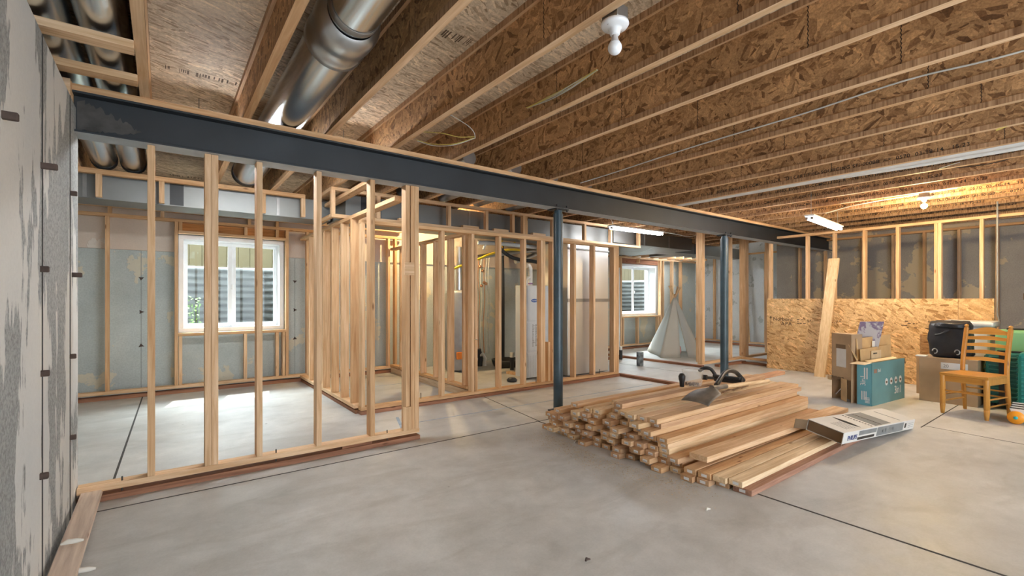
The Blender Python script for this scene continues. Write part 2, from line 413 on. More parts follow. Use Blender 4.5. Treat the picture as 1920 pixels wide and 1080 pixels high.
for x in (-.22, 1.60, 4.7):
    for z in (.62, 1.05, 1.48): m.prism([(x + .035 * math.cos(k * 1.05 + z) * (1 if k % 2 else .45), 7.6175, z + .03 * math.sin(k * 1.05 + z) * (1 if k % 2 else .45)) for k in range(6)], (0, .002, 0))
m.build('tie_mark', RUST, wall_back)
# saw cuts and chalk lines in the slab
def strip(name, a, b, w, mat, z=.0012):
    a, b = Vector((*a, z)), Vector((*b, z)); o = MB().bar(a, b, w, .0012).build(name, mat); return struct(o)
strip('trim_1', (-1.5, 3.56), (3.0, 3.56), .011, CUT); strip('trim_2', (3.0, 3.56), (3.2, 4.86), .010, CUT)
strip('trim_3', (3.0, 3.56), (10.8, 3.50), .010, CUT); strip('trim_4', (2.99, 3.56), (2.94, -3.4), .014, CUT)
strip('trim_5', (5.75, 1.22), (8.5, 1.22), .010, CUT); strip('trim_6', (-.27, 3.80), (-.20, 7.4), .014, CUT)
strip('trim_7', (5.85, 1.22), (5.62, -.6), .007, CUT); strip('trim_8', (6.9, 3.5), (6.9, 7.4), .006, CUT)
strip('trim_9', (1.9, 4.25), (5.6, 4.14), .014, CHALK); strip('trim_10', (1.93, 4.55), (1.75, 3.95), .03, CHALK); strip('trim_11', (1.7, 6.3), (3.1, 6.35), .012, CHALK)
strip('trim_12', (3.18, 4.9), (3.3, 7.3), .008, CUT)

# ------------------------------------------------------------------ windows and what lies outside them
def window(n, w, mull, y=7.50):
    x0, x1, z0, z1 = w; t = .055
    m = MB().box(x0, x1, y, 7.84, z0, z0 + t).box(x0, x1, y, 7.84, z1 - t, z1).box(x0, x0 + t, y, 7.84, z0 + t, z1 - t).box(x1 - t, x1, y, 7.84, z0 + t, z1 - t)
    f = struct(m.build('window_%d' % n, WHITEV, bevel=.004))
    yy = 7.66; s = .05
    for a, b, dy in ((x0 + t, mull, 0), (mull, x1 - t, .03)):
        q = MB(); Y0, Y1 = yy + dy, yy + dy + .03
        q.box(a, b, Y0, Y1, z0 + t, z0 + t + s).box(a, b, Y0, Y1, z1 - t - s, z1 - t).box(a, a + s, Y0, Y1, z0 + t + s, z1 - t - s).box(b - s, b, Y0, Y1, z0 + t + s, z1 - t - s)
        q.build('sash', WHITEV, f, bevel=.003)
        MB().box(a + s, b - s, Y0 + .012, Y0 + .016, z0 + t + s, z1 - t - s).build('pane', GLASS, f)
    MB().box(mull - .012, mull + .012, yy - .03, yy - .001, 1.35, 1.42).build('latch', WHITEP, f, bevel=.004)
    return f
window(1, W1, .785); window(2, W2, 9.60)
def corrug():
    m, t, b = nt('corrugated_steel', .7, 0)
    n = noise(t, mapped(t, (1, 1, 5)), 6, 5, .65)
    L(t, ramp(t, n, [(.3, (.03, .03, .03)), (.7, (.12, .12, .115))]).outputs[0], b.inputs['Base Color']); return m
CORR = corrug()
for cx, nm in ((.795, 'left'), (9.61, 'right')):
    vs = []; fs = []; na, nz = 28, 66
    for j in range(nz + 1):
        z = .45 + 1.27 * j / nz; r = .86 + .018 * math.cos(2 * PI * j / 5.5)
        for i in range(na + 1):
            a = PI * i / na; vs.append((cx + r * math.cos(a) * 1.02, 7.852 + r * math.sin(a) * 1.05, z))
    for j in range(nz):
        for i in range(na): p = j * (na + 1) + i; fs.append((p, p + 1, p + na + 2, p + na + 1))
    m = MB(); m.add(vs, fs, 0, True)
    tag(m.build('window_well', CORR, solid=.004), 'curved corrugated steel window well outside the %s window' % nm, 'window well')
    m = MB().box(cx - .95, cx + .95, 7.852, 8.85, .38, .45); struct(m.build('ground', plain('well_gravel', (.25, .24, .21), .95, 0, .3, 40)))
m = MB().box(-6, 24, 8.86, 14, 1.5, 1.66); struct(m.build('ground', plain('lawn', (.10, .12, .05), .95, 0, .2, 20)))
FENCE = plain('tan_boards', (.15, .115, .065), .8, 0, .04, 3)
fe = thing('board_fence', 'tan vertical board fence seen through the windows above the wells', 'fence', (4, 10.6, 1.6))
m = MB()
for i in range(140): m.box(-5 + i * .2, -5 + i * .2 + .192, 10.6, 10.62, 1.62, 3.4)
m.box(-5, 23, 10.621, 10.63, 1.62, 3.4)
m.build('board_panel', FENCE, fe)
MB().box(-5, 23, 10.64, 10.68, 2.2, 2.3).build('rail', FENCE, fe)
# weed in the left well
LEAF = plain('weed_leaf', (.16, .30, .05), .6, 0, .3, 20)
m = MB(); rng = random.Random(5)
for i in range(90):
    p = Vector((.34 + rng.gauss(0, .07), 8.1 + rng.gauss(0, .06), .5 + rng.random() ** .8 * .75)); d = Vector((rng.uniform(-1, 1), rng.uniform(-1, 1), rng.uniform(-.3, .8))).normalized()
    s = d.orthogonal().normalized() * rng.uniform(.01, .02); l = d * rng.uniform(.03, .055); nn = s.cross(l).normalized() * .004
    m.add([p, p + l * .5 + s + nn, p + l, p + l * .5 - s + nn], [(0, 1, 2, 3)])
wd = thing('weed', 'green leafy weed growing in the left window well', 'plant', (.34, 8.1, .45)); m.build('leaf', LEAF, wd)
q = MB()
for i in range(4): q.tube([(.34 + .02 * i, 8.1, .45), (.33 + .03 * i, 8.09 + .01 * i, .8), (.30 + .04 * i, 8.1, 1.15)], .003, 6)
q.build('stem', LEAF, wd)
tag(wd.children[0], None, kind='stuff')

# ------------------------------------------------------------------ floor joists
def lvl():
    m, t, b = nt('laminated_flange_side', .75, 0, .25)
    st = noise(t, mapped(t, (1, 75, 3), rnd=True), 1.0, 3, .6); bg2 = noise(t, mapped(t, (1, 1.2, 1), rnd=True), 1.5, 3)
    c = ramp(t, st, [(.32, (.22, .12, .06)), (.5, (.40, .24, .13)), (.7, (.55, .36, .21))]).outputs[0]
    L(t, mix(t, .6, c, ramp(t, bg2, [(.3, (.75, .7, .65)), (.7, (1.15, 1.1, 1.05))]).outputs[0], 'MULTIPLY'), b.inputs['Base Color']); return m
LVL = lvl()
ORD = ['first', 'second', 'third', 'fourth', 'fifth', 'sixth', 'seventh', 'eighth', 'ninth', 'tenth', 'eleventh', 'twelfth', 'thirteenth', 'fourteenth', 'fifteenth', 'sixteenth', 'seventeenth', 'eighteenth', 'nineteenth', 'twentieth', 'twenty-first', 'twenty-second']
JX = [-.64, -.088, .468, 1.015, 1.54, 2.10, 2.67, 3.26, 3.775, 4.33, 4.90, 5.46, 6.02, 6.58, 7.14, 7.70, 8.26, 8.82, 9.38, 9.94, 10.50]
STAMP = 'TJI 110   1088X EWS-1153-CCMC 13132-R - SFI CERTIFIED SOURCING SFI-00008  <>  0570  03-18-14   15:23'
stamp_me = None
for i, x in enumerate(JX):
    y0, y1 = -3.44, 7.58
    t = thing('floor_joist', '%s wooden I-joist under the ceiling counted from the left' % ORD[i] if i else 'wooden I-joist over the left wall behind the round ducts', 'joist', (x, 2, JB), 'I-joists under the subfloor')
    h = .024
    for z0, z1, nm in ((JB, JB + .038, 'bottom_flange'), (JT - .038, JT - .0005, 'top_flange')):
        m = MB().box(x - h, x + h, y0, y1, z0, z1); m.m[4] = m.m[5] = 1; m.build(nm, (PINE['y'], LVL), t)
    MB().box(x - .005, x + .005, y0, y1, JB + .038, JT - .038).build('web', OSB_WEB, t)
    if i >= 11:
        if stamp_me is None:
            o = text_mesh('printed_stamp', STAMP, .046, INK, t, (x - .0062, 3.3, JB + .044), (0, -1, 0), (0, 0, 1), 1.15, 0, .0006); stamp_me = o.data; sx = x
        else:
            o = bpy.data.objects.new('printed_stamp', stamp_me); C.objects.link(o); o.parent = t
            o.location = (0, (i * .83) % 1.1 - .5, .0)
# printed marks on the subfloor between the first joists (unreadable smudged stamps)
def smudge(x0, x1, y, h, rows, seed):
    r = random.Random(seed); m = MB()
    for k in range(rows):
        x = x0
        while x < x1:
            w = r.uniform(.003, .014)
            if r.random() < .72: m.box(x, x + w, y + k * h / rows, y + k * h / rows + h / rows * r.uniform(.5, .85), JT - .0012, JT - .0004)
            x += w + r.uniform(.004, .010)
    return m
for a in ((0.0, .43, 3.86, .085, 1, 1), (1.20, 1.50, 2.38, .10, 1, 4), (2.13, 2.32, 2.75, .06, 1, 7), (.06, .40, 7.2, .10, 1, 8), (-.3, -.13, 3.30, .07, 2, 9), (.55, .60, 3.3, .08, 1, 10), (1.1, 1.3, 1.75, .06, 2, 6)):
    smudge(*a).build('printed_mark', INK_O, ceiling)

# blocking between the left wall and the first joist, and the ducts above it
for y, nm in ((2.90, 'nearer'), (3.33, 'middle'), (2.3, 'nearest')):
    if nm != 'nearest': tag(MB().box(-.62, -.112, y, y + .089, JB - .0382, JB - .0004).build('blocking', PINE['x']), '%s short pine block spanning from left wall to first joist' % nm, 'wood block', 'blocks above the left wall')
BCAP = plain('black_collar', (.02, .022, .025), .5)
for x, z, nm in ((-.46, 2.59, 'left'), (-.235, 2.59, 'right')):
    d = thing('round_duct', '%s of the two round metal ducts in the first joist bay' % nm, 'duct', (x, 3, z - .1), 'round ducts in the left bay')
    if nm == 'right':
        MB().tube([(x, 2.35, z), (x, 6.02, z)], .102, 28).build('duct_pipe', GALV_PIPE, d)
        MB().tube([(x, .9, z + .01), (x, 1.8, z + .01), (x, 2.2, z), (x, 2.42, z)], [.108, .110, .108, .105], 28).build('elbow', BCAP, d)
    else:
        MB().tube([(x, .9, z), (x, 6.02, z)], .102, 28).build('duct_pipe', GALV_PIPE, d)
    MB().tube([(x, 6.0, z), (x, 6.09, z)], .106, 28).build('collar', BCAP, d)
d = thing('round_duct', 'large shiny round duct running between the second and third joists', 'duct', (.745, 3, 2.45))
MB().tube([(.745, 2.52, 2.612), (.745, 5.85, 2.612)], .140, 36).build('duct_pipe', GALV_PIPE, d)
MB().tube([(.745, -3.3, 2.615), (.745, 2.5, 2.615)], .118, 36).build('duct_pipe', GALV_PIPE, d)
MB().lathe((.745, 0, 2.61), [(.119, 2.30), (.150, 2.32), (.158, 2.36), (.158, 2.44), (.150, 2.45), (.150, 2.53), (.156, 2.54), (.156, 2.60), (.1405, 2.61)], 36, axis='y').build('reducer', GALV, d)
MB().lathe((.745, 0, 2.615), [(.119, 2.235), (.126, 2.24), (.126, 2.27), (.119, 2.275)], 36, axis='y').build('clamp_band', GALV_DULL, d)
MB().tube([(.745, 5.83, 2.612), (.745, 5.94, 2.612)], .144, 32).build('collar', BCAP, d)

# ------------------------------------------------------------------ steel beam, plate and columns
bz0, bz1, by0, by1 = 2.19, 2.43, 3.682, 3.848
bm = thing('steel_beam', 'long dark blue-grey steel beam crossing the room under the joists', 'beam', (5, 3.765, bz0))
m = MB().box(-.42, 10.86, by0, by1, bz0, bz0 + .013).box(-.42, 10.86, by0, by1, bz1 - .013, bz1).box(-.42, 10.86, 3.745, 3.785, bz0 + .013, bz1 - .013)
m.m[0] = 1; m.build('i_section', (BEAM, plain('painted_floor_glow', (.34, .37, .39), .5)), bm, bevel=.002)  # flange underside coloured pale to imitate light reflected from the floor
r = random.Random(2); m = MB()
pts = [(0, 0), (0, .2)] + [(.03 + .27 * k / 26 + r.uniform(-.006, .006), .205 - .15 * (k / 26) ** 1.3 + r.uniform(-.018, .018)) for k in range(27)] + [(.27 - .26 * k / 20 + r.uniform(-.006, .006), .035 - .03 * k / 20 + r.uniform(-.004, .018)) for k in range(20)]
m.prism([(-.405 + a, 3.7445, bz0 + .016 + b * .88) for a, b in pts], (0, -.002, 0)); m.build('mortar_smear', SCUFF, bm)
m = MB().box(-.43, 10.85, by0 + .002, by1 - .002, bz1, JB - .0004)
tag(m.build('top_plate_board', PINE['x']), 'long pine board lying flat along the top of the steel beam', 'board')
m = MB().box(-.62, -.42, 3.62, 3.90, 2.345, JB - .0004); tag(m.build('wood_block', PINE['x']), 'short wood block above the left wall beside the beam end', 'wood block')
for i, (x, nm) in enumerate(((3.444, 'nearer column, behind the lumber pile'), (6.866, 'farther column, near the play tent'))):
    c = thing('steel_column', 'dark blue round steel post, the ' + nm, 'column', (x, 3.765, 0), 'steel posts under the beam')
    MB().cyl((x, 3.765, .012), (x, 3.765, bz0 - .05), .052 if i == 0 else .058, 32).build('post', COLM, c)
    MB().cyl((x, 3.765, bz0 - .055), (x, 3.765, bz0 - .012), .044, 24).build('screw_jack', COLM, c)
    MB().box(x - .09, x + .09, 3.69, 3.84, bz0 - .012, bz0 - .0005).build('cap_plate', BEAM, c)
    MB().box(x - .08, x + .08, 3.685, 3.845, 0, .012).build('base_plate', BEAM, c)
    for dx in (-.075, .07): MB().cyl((x + dx, 3.70, bz0 - .03), (x + dx, 3.70, bz0 + .035), .010, 8).build('bolt', BEAM, c)

# ------------------------------------------------------------------ stud walls
def S2(m_axis): return PINE[m_axis]
def studs(parent, axis, fixed, pos, z0, z1, w=.038, d=.089, name='stud'):
    """studs whose near face lies at `fixed`; `pos` are their starts along the wall"""
    for p in pos:
        pw = w; a, b = z0, z1
        if isinstance(p, tuple): p, a, b = p
        if axis == 'x': m = MB().box(p, p + pw, fixed, fixed + d, a, b)
        else: m = MB().box(fixed, fixed + d, p, p + pw, a, b)
        m.build(name, PINE['z'], parent, bevel=.002)
def plate(parent, axis, fixed, a, b, z0, z1, name, mat=None, d=.089):
    m = MB().box(a, b, fixed, fixed + d, z0, z1) if axis == 'x' else MB().box(fixed, fixed + d, a, b, z0, z1)
    return m.build(name, mat or PINE[axis], parent, bevel=.002)

# A: floating wall hung below the beam
wa = thing('stud_wall', 'open stud wall hanging under the left part of the beam, above a floor sill', 'stud wall', (.7, 3.765, .06))
plate(wa, 'x', 3.72, -.405, 1.782, .062, .100, 'bottom_plate')
studs(wa, 'x', 3.72, [-.077, .225, .264, .531, .934, 1.349, 1.655, 1.700, 1.739], .1005, bz0 - .001)
MB().box(1.625, 1.700, 3.700, 3.7195, .101, .30).build('block', PINE['z'], wa, bevel=.002)
MB().box(1.640, 1.725, 3.700, 3.7195, 1.42, 1.53).build('block', PINE['x'], wa, bevel=.002)
for x in (-.20, .66, 1.50): MB().cyl((x, 3.745, .02), (x, 3.745, .125), .0045, 8).build('spike', CUT, wa)
tag(plate(None, 'x', 3.722, -.405, 1.790, 0, .038, 'sill_plate', TREAT['x']), 'reddish treated sill board on the floor under the hanging stud wall', 'sill board')
tag(MB().box(1.13, 1.37, 3.735, 3.80, .0385, .0615).build('wood_offcut', TREAT['x']), 'small reddish wood offcut lying on the sill under the hanging wall', 'wood scrap')
# board lying along the left wall
m = MB().obox((-.385, 3.80, .0385), (.092, 0, 0), (0, -3.2, -.03), (0, 0, .036))
tag(m.build('plank', wood('pinkish_treated_wood', 'y', (.86, .78, .74), (.62, .52, .48))), 'weathered pinkish plank lying on the floor along the left wall', 'plank')
FOAM = plain('foam_blob', (.74, .71, .63), .9)
for (u, v, z, nm) in ((138, 1019, .075, 'upper'), (160, 1073, .02, 'lower')):
    p = at(u, v, Z=z); m = MB(); m.tube([p + Vector((-.045, 0, .008)), p + Vector((-.02, .005, .012)), p + Vector((.01, 0, .010)), p + Vector((.035, -.004, .008))], [.004, .012, .011, .005], 10)
    tag(m.build('foam_scrap', FOAM), 'small cream foam scrap by the left wall, the %s of two' % nm, 'foam scrap')

# B: partition wall with its side walls (closet and utility room)
wb = thing('stud_wall', 'long middle stud wall behind the beam in front of the utility room', 'stud wall', (3.7, 4.9, .04))
plate(wb, 'x', 4.85, 1.66, 5.72, .045, .083, 'bottom_plate'); plate(wb, 'x', 4.85, 1.66, 5.72, 2.012, 2.05, 'top_plate')
studs(wb, 'x', 4.85, [1.665, 2.607, 3.017, 3.424, 3.829, 4.122, 4.161, 4.33, 4.75, 5.15, 5.60, 5.64, 5.68], .0835, 2.0115)
studs(wb, 'x', 4.86, [(3.070, .72, 1.95)], 0, 0, d=.075, name='jack_stud'); studs(wb, 'x', 4.86, [(3.070, .084, .71), (4.26, .084, .62)], 0, 0, d=.075, name='block')
tag(plate(None, 'x', 4.852, 1.66, 5.74, 0, .0385, 'sill_plate', TREAT['x']), 'reddish treated sill board under the long middle stud wall', 'sill board')
for x in (2.35, 4.05, 5.3): MB().cyl((x, 4.87, .02), (x, 4.87, .15), .004, 8).build('spike', CUT, wb)
wc = thing('stud_wall', 'side stud wall at the left end of the closet, with close set studs', 'stud wall', (1.67, 6, .04))
plate(wc, 'y', 1.615, 4.94, 7.36, .06, .098, 'bottom_plate'); plate(wc, 'y', 1.615, 3.86, 7.36, 2.075, 2.113, 'top_plate')
studs(wc, 'y', 1.615, [5.03, 5.38, 5.755, 6.125, 6.49, 6.80], .0985, 2.0745)
tag(plate(None, 'y', 1.63, 4.945, 7.36, 0, .038, 'sill_plate', TREAT['y']), 'treated sill board under the side stud wall left of the closet', 'sill board')
wd2 = thing('stud_wall', 'inner side stud wall between the closet and the utility room', 'stud wall', (3.1, 6, .04))
plate(wd2, 'y', 3.00, 4.945, 7.36, .10, .138, 'bottom_plate'); plate(wd2, 'y', 3.00, 4.945, 7.36, 2.012, 2.05, 'top_plate')
studs(wd2, 'y', 3.00, [5.02, 5.40, 5.80, 6.21, 6.95], .1385, 2.0115)
tag(plate(None, 'y', 3.01, 4.945, 7.36, 0, .09, 'sill_plate', wood('pale_sill', 'y', (.66, .52, .38), (.45, .32, .20)), d=.07), 'doubled sill board under the inner closet side wall', 'sill board')
# upper diagonal-looking brace boards running back to the soffit
tag(MB().box(1.60, 1.69, 3.862, 6.0, 2.35, 2.388).build('brace_board', PINE['y']), 'upper pale board running back from the beam toward the soffit', 'board')
# C: stud wall against the back concrete
wk = thing('stud_wall', 'stud wall along the back concrete wall around the left window', 'stud wall', (1, 7.4, .06))
plate(wk, 'x', 7.38, -1.48, 3.3, .068, .106, 'bottom_plate'); plate(wk, 'x', 7.38, -1.48, 3.3, 2.21, 2.248, 'top_plate')
studs(wk, 'x', 7.38, [-1.0, -.552, .122, 1.43, 1.71, 1.94, 2.06, 2.97, 3.09], .1065, 2.2095)
studs(wk, 'x', 7.38, [(.165, .1065, .735), (.90, .1065, .735), (1.30, .1065, .735), (1.385, .1065, .735), (.165, 2.10, 2.209), (.905, 2.10, 2.209), (1.30, 2.10, 2.209)], 0, 0, name='cripple_stud')
plate(wk, 'x', 7.38, .160, 1.429, .7355, .7735, 'window_sill_plate'); plate(wk, 'x', 7.38, .162, 1.429, 2.066, 2.10, 'header_plate')
MB().box(.162, 1.429, 7.47, 7.495, 2.102, 2.208).build('header', HEAD, wk)
for x in (-.53, -.02, .95, 1.3): MB().box(x, x + .038, 7.39, 7.46, 2.249, 2.33).build('block', PINE['z'], wk)
MB().box(-1.48, 3.3, 7.385, 7.47, 2.33, 2.368).build('top_plate', PINE['x'], wk)
tag(plate(None, 'x', 7.385, -1.48, 3.3, 0, .045, 'sill_plate', TREAT['x']), 'reddish treated sill board under the back stud wall', 'sill board')
wt = thing('stud_wall', 'stud wall along the back wall around the right window by the tent', 'stud wall', (9.5, 7.4, .06))
plate(wt, 'x', 7.38, 5.9, 12.1, .068, .106, 'bottom_plate'); plate(wt, 'x', 7.38, 5.9, 12.1, 2.21, 2.248, 'top_plate')
studs(wt, 'x', 7.38, [6.3, 6.9, 7.5, 8.08, 8.78, 10.33, 10.45, 10.86, 11.26], .1065, 2.2095)
studs(wt, 'x', 7.38, [(8.86, .1065, .755), (9.42, .1065, .755), (9.46, 2.11, 2.209), (10.23, .1065, .755)], 0, 0, name='cripple_stud')
plate(wt, 'x', 7.38, 8.822, 10.328, .7555, .7935, 'window_sill_plate'); MB().box(8.822, 10.328, 7.47, 7.495, 2.085, 2.208).build('header', TREAT['x'], wt)
m = MB()
for k in range(11): m.box(8.2 + k * .36, 8.238 + k * .36, 6.98, 7.46, 2.25, 2.30)
m.build('ceiling_frame', PINE['y'], wt)
tag(plate(None, 'x', 7.385, 5.9, 12.1, 0, .045, 'sill_plate', TREAT['x']), 'reddish treated sill board along the back wall behind the tent', 'sill board')
wr = thing('stud_wall', 'pale stud wall along the far right wall behind the tent', 'stud wall', (12.15, 6, .06))
plate(wr, 'y', 12.10, 4.76, 7.36, .068, .106, 'bottom_plate'); plate(wr, 'y', 12.10, 4.76, 7.36, 2.36, 2.398, 'top_plate')
studs(wr, 'y', 12.10, [5.56, 6.15, 6.92, 7.30], .1065, 2.3595)
m = MB().obox((12.08, 5.95, .11), (.038, 0, 0), (0, .06, 0), (0, .16, 2.2)); m.build('stud', PINE['z'], wr)
tag(plate(None, 'y', 12.11, 4.76, 7.36, 0, .045, 'sill_plate', TREAT['y'], d=.07), 'treated sill board along the far right wall', 'sill board')
# floor sill boards of walls not yet framed
tag(MB().box(5.752, 5.84, 3.86, 4.94, 0, .038).build('sill_plate', TREAT['y']), 'reddish sill board on the floor running from the middle wall toward the pile', 'sill board')
tag(MB().box(7.62, 7.71, 4.60, 7.36, 0, .038).build('sill_plate', TREAT['y']), 'reddish sill board on the floor in front of the play tent', 'sill board')
tag(MB().box(5.75, 7.6, 6.3, 6.39, 0, .038).build('sill_plate', TREAT['x']), 'reddish sill board on the floor beneath the drain pipes', 'sill board')
# T: short wall right of the tent
ws = thing('stud_wall', 'tall stud wall with wide orange-toned studs between tent and strand board', 'stud wall', (8.5, 4.45, .05))
plate(ws, 'x', 4.45, 7.40, 10.84, .085, .123, 'bottom_plate'); plate(ws, 'x', 4.45, 7.40, 10.84, 2.43, 2.4675, 'top_plate')
studs(ws, 'x', 4.45, [7.402, 7.441, 8.36, 8.88, 8.92, 8.96, 9.9], .1235, 2.4295, d=.12)
MB().box(8.72, 8.809, 3.93, 4.449, .085, .123).build('bottom_plate', PINE['y'], ws); MB().box(8.72, 8.809, 3.93, 4.449, 2.43, 2.4675).build('top_plate', PINE['y'], ws)
tag(MB().box(7.95, 8.9, 4.455, 4.54, 0, .038).build('sill_plate', TREAT['x']), 'short dark sill board under the tall stud wall by the tent', 'sill board')
tag(MB().box(8.73, 8.80, 3.93, 4.452, 0, .038).build('sill_plate', TREAT['y']), 'short sill board on the floor left of the strand board panel', 'sill board')
# E: right stud wall carrying the strand board, F: the row behind it
we = thing('stud_wall', 'right-hand stud wall with strand board panels across its lower half', 'stud wall', (8.6, 2.3, 0))
plate(we, 'y', 8.56, .1, 3.92, 0, .038, 'bottom_plate'); plate(we, 'y', 8.56, .1, 3.92, 2.262, 2.300, 'top_plate')
studs(we, 'y', 8.56, [3.845, 3.255, 2.865, 2.465, 2.062, 1.600, 1.640, 1.190], .0385, 2.2615)
wf = thing('stud_wall', 'rear row of studs against the dark concrete behind the strand board wall', 'stud wall', (10.75, 2.3, 0))
plate(wf, 'y', 10.74, -.5, 4.7, 0, .038, 'bottom_plate'); plate(wf, 'y', 10.74, -.5, 4.7, 2.385, 2.423, 'top_plate')
studs(wf, 'y', 10.74, [4.235, 3.76, 3.12, 2.66, 2.22, 1.77, 1.32, .9], .0385, 2.3845)
tag(MB().box(8.545, 8.5595, 1.432, 3.905, .002, 1.22).build('osb_panel', OSB_PANEL), 'wide strand board panel nailed to the lower right stud wall', 'strand board')
p1 = bpy.data.objects[-1] if False else [o for o in C.objects if o.name.startswith('osb_panel')][-1]
tag(MB().box(8.545, 8.5595, 1.09, 1.428, .002, 1.222).build('osb_panel', OSB_PANEL), 'narrow strand board strip at the right end of the wide panel', 'strand board')
text_mesh('printed_mark', 'Norbord', .085, INK_O, p1, (8.5448, 3.80, .84), (0, -1, 0), (0, 0, 1), 1.0, 0, .001)
text_mesh('printed_mark', 'APA', .085, INK_O, p1, (8.5448, 3.67, .765), (0, -1, 0), (0, 0, 1), 1.2, 0, .001)
m = MB().box(8.5438, 8.5448, 3.835, 3.843, .76, .90).prism([(8.5438, 3.86, .885), (8.5438, 3.839, .92), (8.5438, 3.818, .885)], (.001, 0, 0)); m.build('printed_mark', INK_O, p1)
r = random.Random(3)
m = MB()
for k in range(46):
    y = r.choice((3.4, 2.95, 2.05, 1.75)) - r.random() * .2; z = r.choice((.80, .83, .86, .89)); m.box(8.5438, 8.5448, y, y + r.uniform(.01, .04), z, z + .012)
m.build('printed_mark', INK_O, p1)
# leaning board
m = MB().obox((8.20, 3.035, 0), (.30, -.10, 1.86), (.012, -.14, 0), (.037, 0, -.006))
tag(m.build('plank', wood('pale_plank', 'z', (.80, .66, .46), (.62, .45, .27))), 'long pale plank leaning against the strand board wall', 'plank')
CONDUIT = metal('conduit', (.62, .63, .64), .4)
tag(MB().tube([(8.53, 1.06, 2.46), (8.53, 1.06, 1.02), (8.53, 1.04, .92), (8.50, 1.06, .86)], .009, 10).build('conduit', plain('conduit_grey', (.30, .30, .29), .5)), 'thin grey conduit dropping beside the right stud wall end', 'conduit')

# ------------------------------------------------------------------ dropped soffit frames and rectangular ducts
sa = thing('soffit_frame', 'long pine ladder-like soffit frame hung above the middle stud wall', 'soffit frame', (4.2, 5.35, 2.14))
plate(sa, 'x', 5.35, 1.50, 6.90, 2.43, JB - .0004, 'top_rail', d=.06); plate(sa, 'x', 5.35, 1.50, 6.90, 2.13, 2.168, 'bottom_rail', d=.089)
for x in (1.50, 2.02, 2.97, 3.555, 4.01, 4.205, 4.25, 4.78, 5.47, 6.10, 6.85): MB().box(x, x + .042, 5.35, 5.41, 2.1685, 2.4295).build('upright', PINE['z'], sa)
for x in (2.3, 3.2, 3.7, 4.4): MB().box(x, x + .25, 5.36, 5.42, 2.169, 2.20).build('block', PINE['x'], sa)
MB().box(1.50, 1.54, 5.411, 5.95, 2.43, JB - .0004).build('side_rail', PINE['y'], sa); MB().box(1.50, 1.54, 5.44, 5.95, 2.13, 2.168).build('side_rail', PINE['y'], sa)
sb = thing('soffit_frame', 'soffit frame hung from the joists in the left room before the window', 'soffit frame', (.3, 5.97, 2.2))
plate(sb, 'x', 5.965, -1.4, 1.37, 2.42, JB - .0004, 'top_rail', d=.06)
for x in (-1.1, -.515, -.03, .90, 1.325): MB().box(x, x + .045, 5.965, 6.02, 2.20, 2.4195).build('upright', PINE['z'], sb)
def rduct(label, boxes, name='rectangular_duct', seams=(), face_y=None, tapes=()):
    d = thing(name, label, 'duct', (boxes[0][0], boxes[0][2], boxes[0][4]))
    m = MB()
    for b in boxes: m.box(*b)
    m.build('duct_body', GALV_SHEET, d, bevel=.003)
    for (x, y, z0, z1) in seams: MB().box(x, x + .03, y - .008, y - .0005, z0, z1).build('seam_band', GALV_DULL, d)
    for (x, w, y, z0, z1) in tapes: MB().box(x, x + w, y - .004, y - .0005, z0, z1).build('black_tape', BLACKM, d)
    return d
rduct('long rectangular metal duct behind the left soffit frame', [(-1.45, 1.7, 6.10, 6.52, 2.20, 2.445)], seams=[(-.62, 6.10, 2.21, 2.44), (1.08, 6.10, 2.21, 2.44)], tapes=[(.06, .12, 6.10, 2.21, 2.44)])
rduct('rectangular metal duct behind the middle soffit frame', [(1.72, 6.28, 5.56, 6.35, 2.19, 2.445)], seams=[(2.5, 5.56, 2.2, 2.44), (3.4, 5.56, 2.2, 2.44)], tapes=[(1.9, .25, 5.56, 2.2, 2.44), (5.0, .16, 5.56, 2.2, 2.44)])
pd = rduct('wide flat metal plenum near the fluorescent light by the tent', [(6.30, 8.70, 5.46, 6.95, 2.205, 2.445)], seams=[(7.15, 5.46, 2.21, 2.44), (7.9, 5.46, 2.21, 2.44)])
m = MB()
for (xa, xb) in ((6.35, 7.5), (7.5, 8.65)):
    m.bar((xa, 5.5, 2.2035), (xb, 6.9, 2.2035), .012, .002); m.bar((xa, 6.9, 2.2035), (xb, 5.5, 2.2035), .012, .002)
m.build('cross_brake', GALV_DULL, pd)
rduct('narrow metal duct continuing right from the wide plenum', [(8.71, 11.6, 5.9, 6.35, 2.21, 2.445)], tapes=[(9.5, .14, 5.9, 2.22, 2.44)])
rduct('metal duct crossing high behind the tall orange studs', [(9.3, 9.75, 6.36, 6.96, 2.22, 2.445)])
for k, (x, y, nm) in enumerate(((2.40, 4.10, 'sixth'), (2.97, 4.12, 'seventh'), (3.5, 4.12, 'eighth'), (4.05, 4.15, 'ninth'))):
    m = MB().tube([(x, 3.9, 2.60), (x, 4.6, 2.585), (x, 5.5, 2.58)], [.075, .085, .085], 18)
    tag(m.build('duct_boot', GALV), 'short silver duct in the joist bay right of the %s joist' % ORD[k + 5], 'duct', 'silver ducts above the beam')
tag(MB().box(7.75, 7.95, 2.35, 2.95, 2.50, 2.62).build('metal_box', GALV), 'small silver metal box tucked between the joists at right', 'metal box')

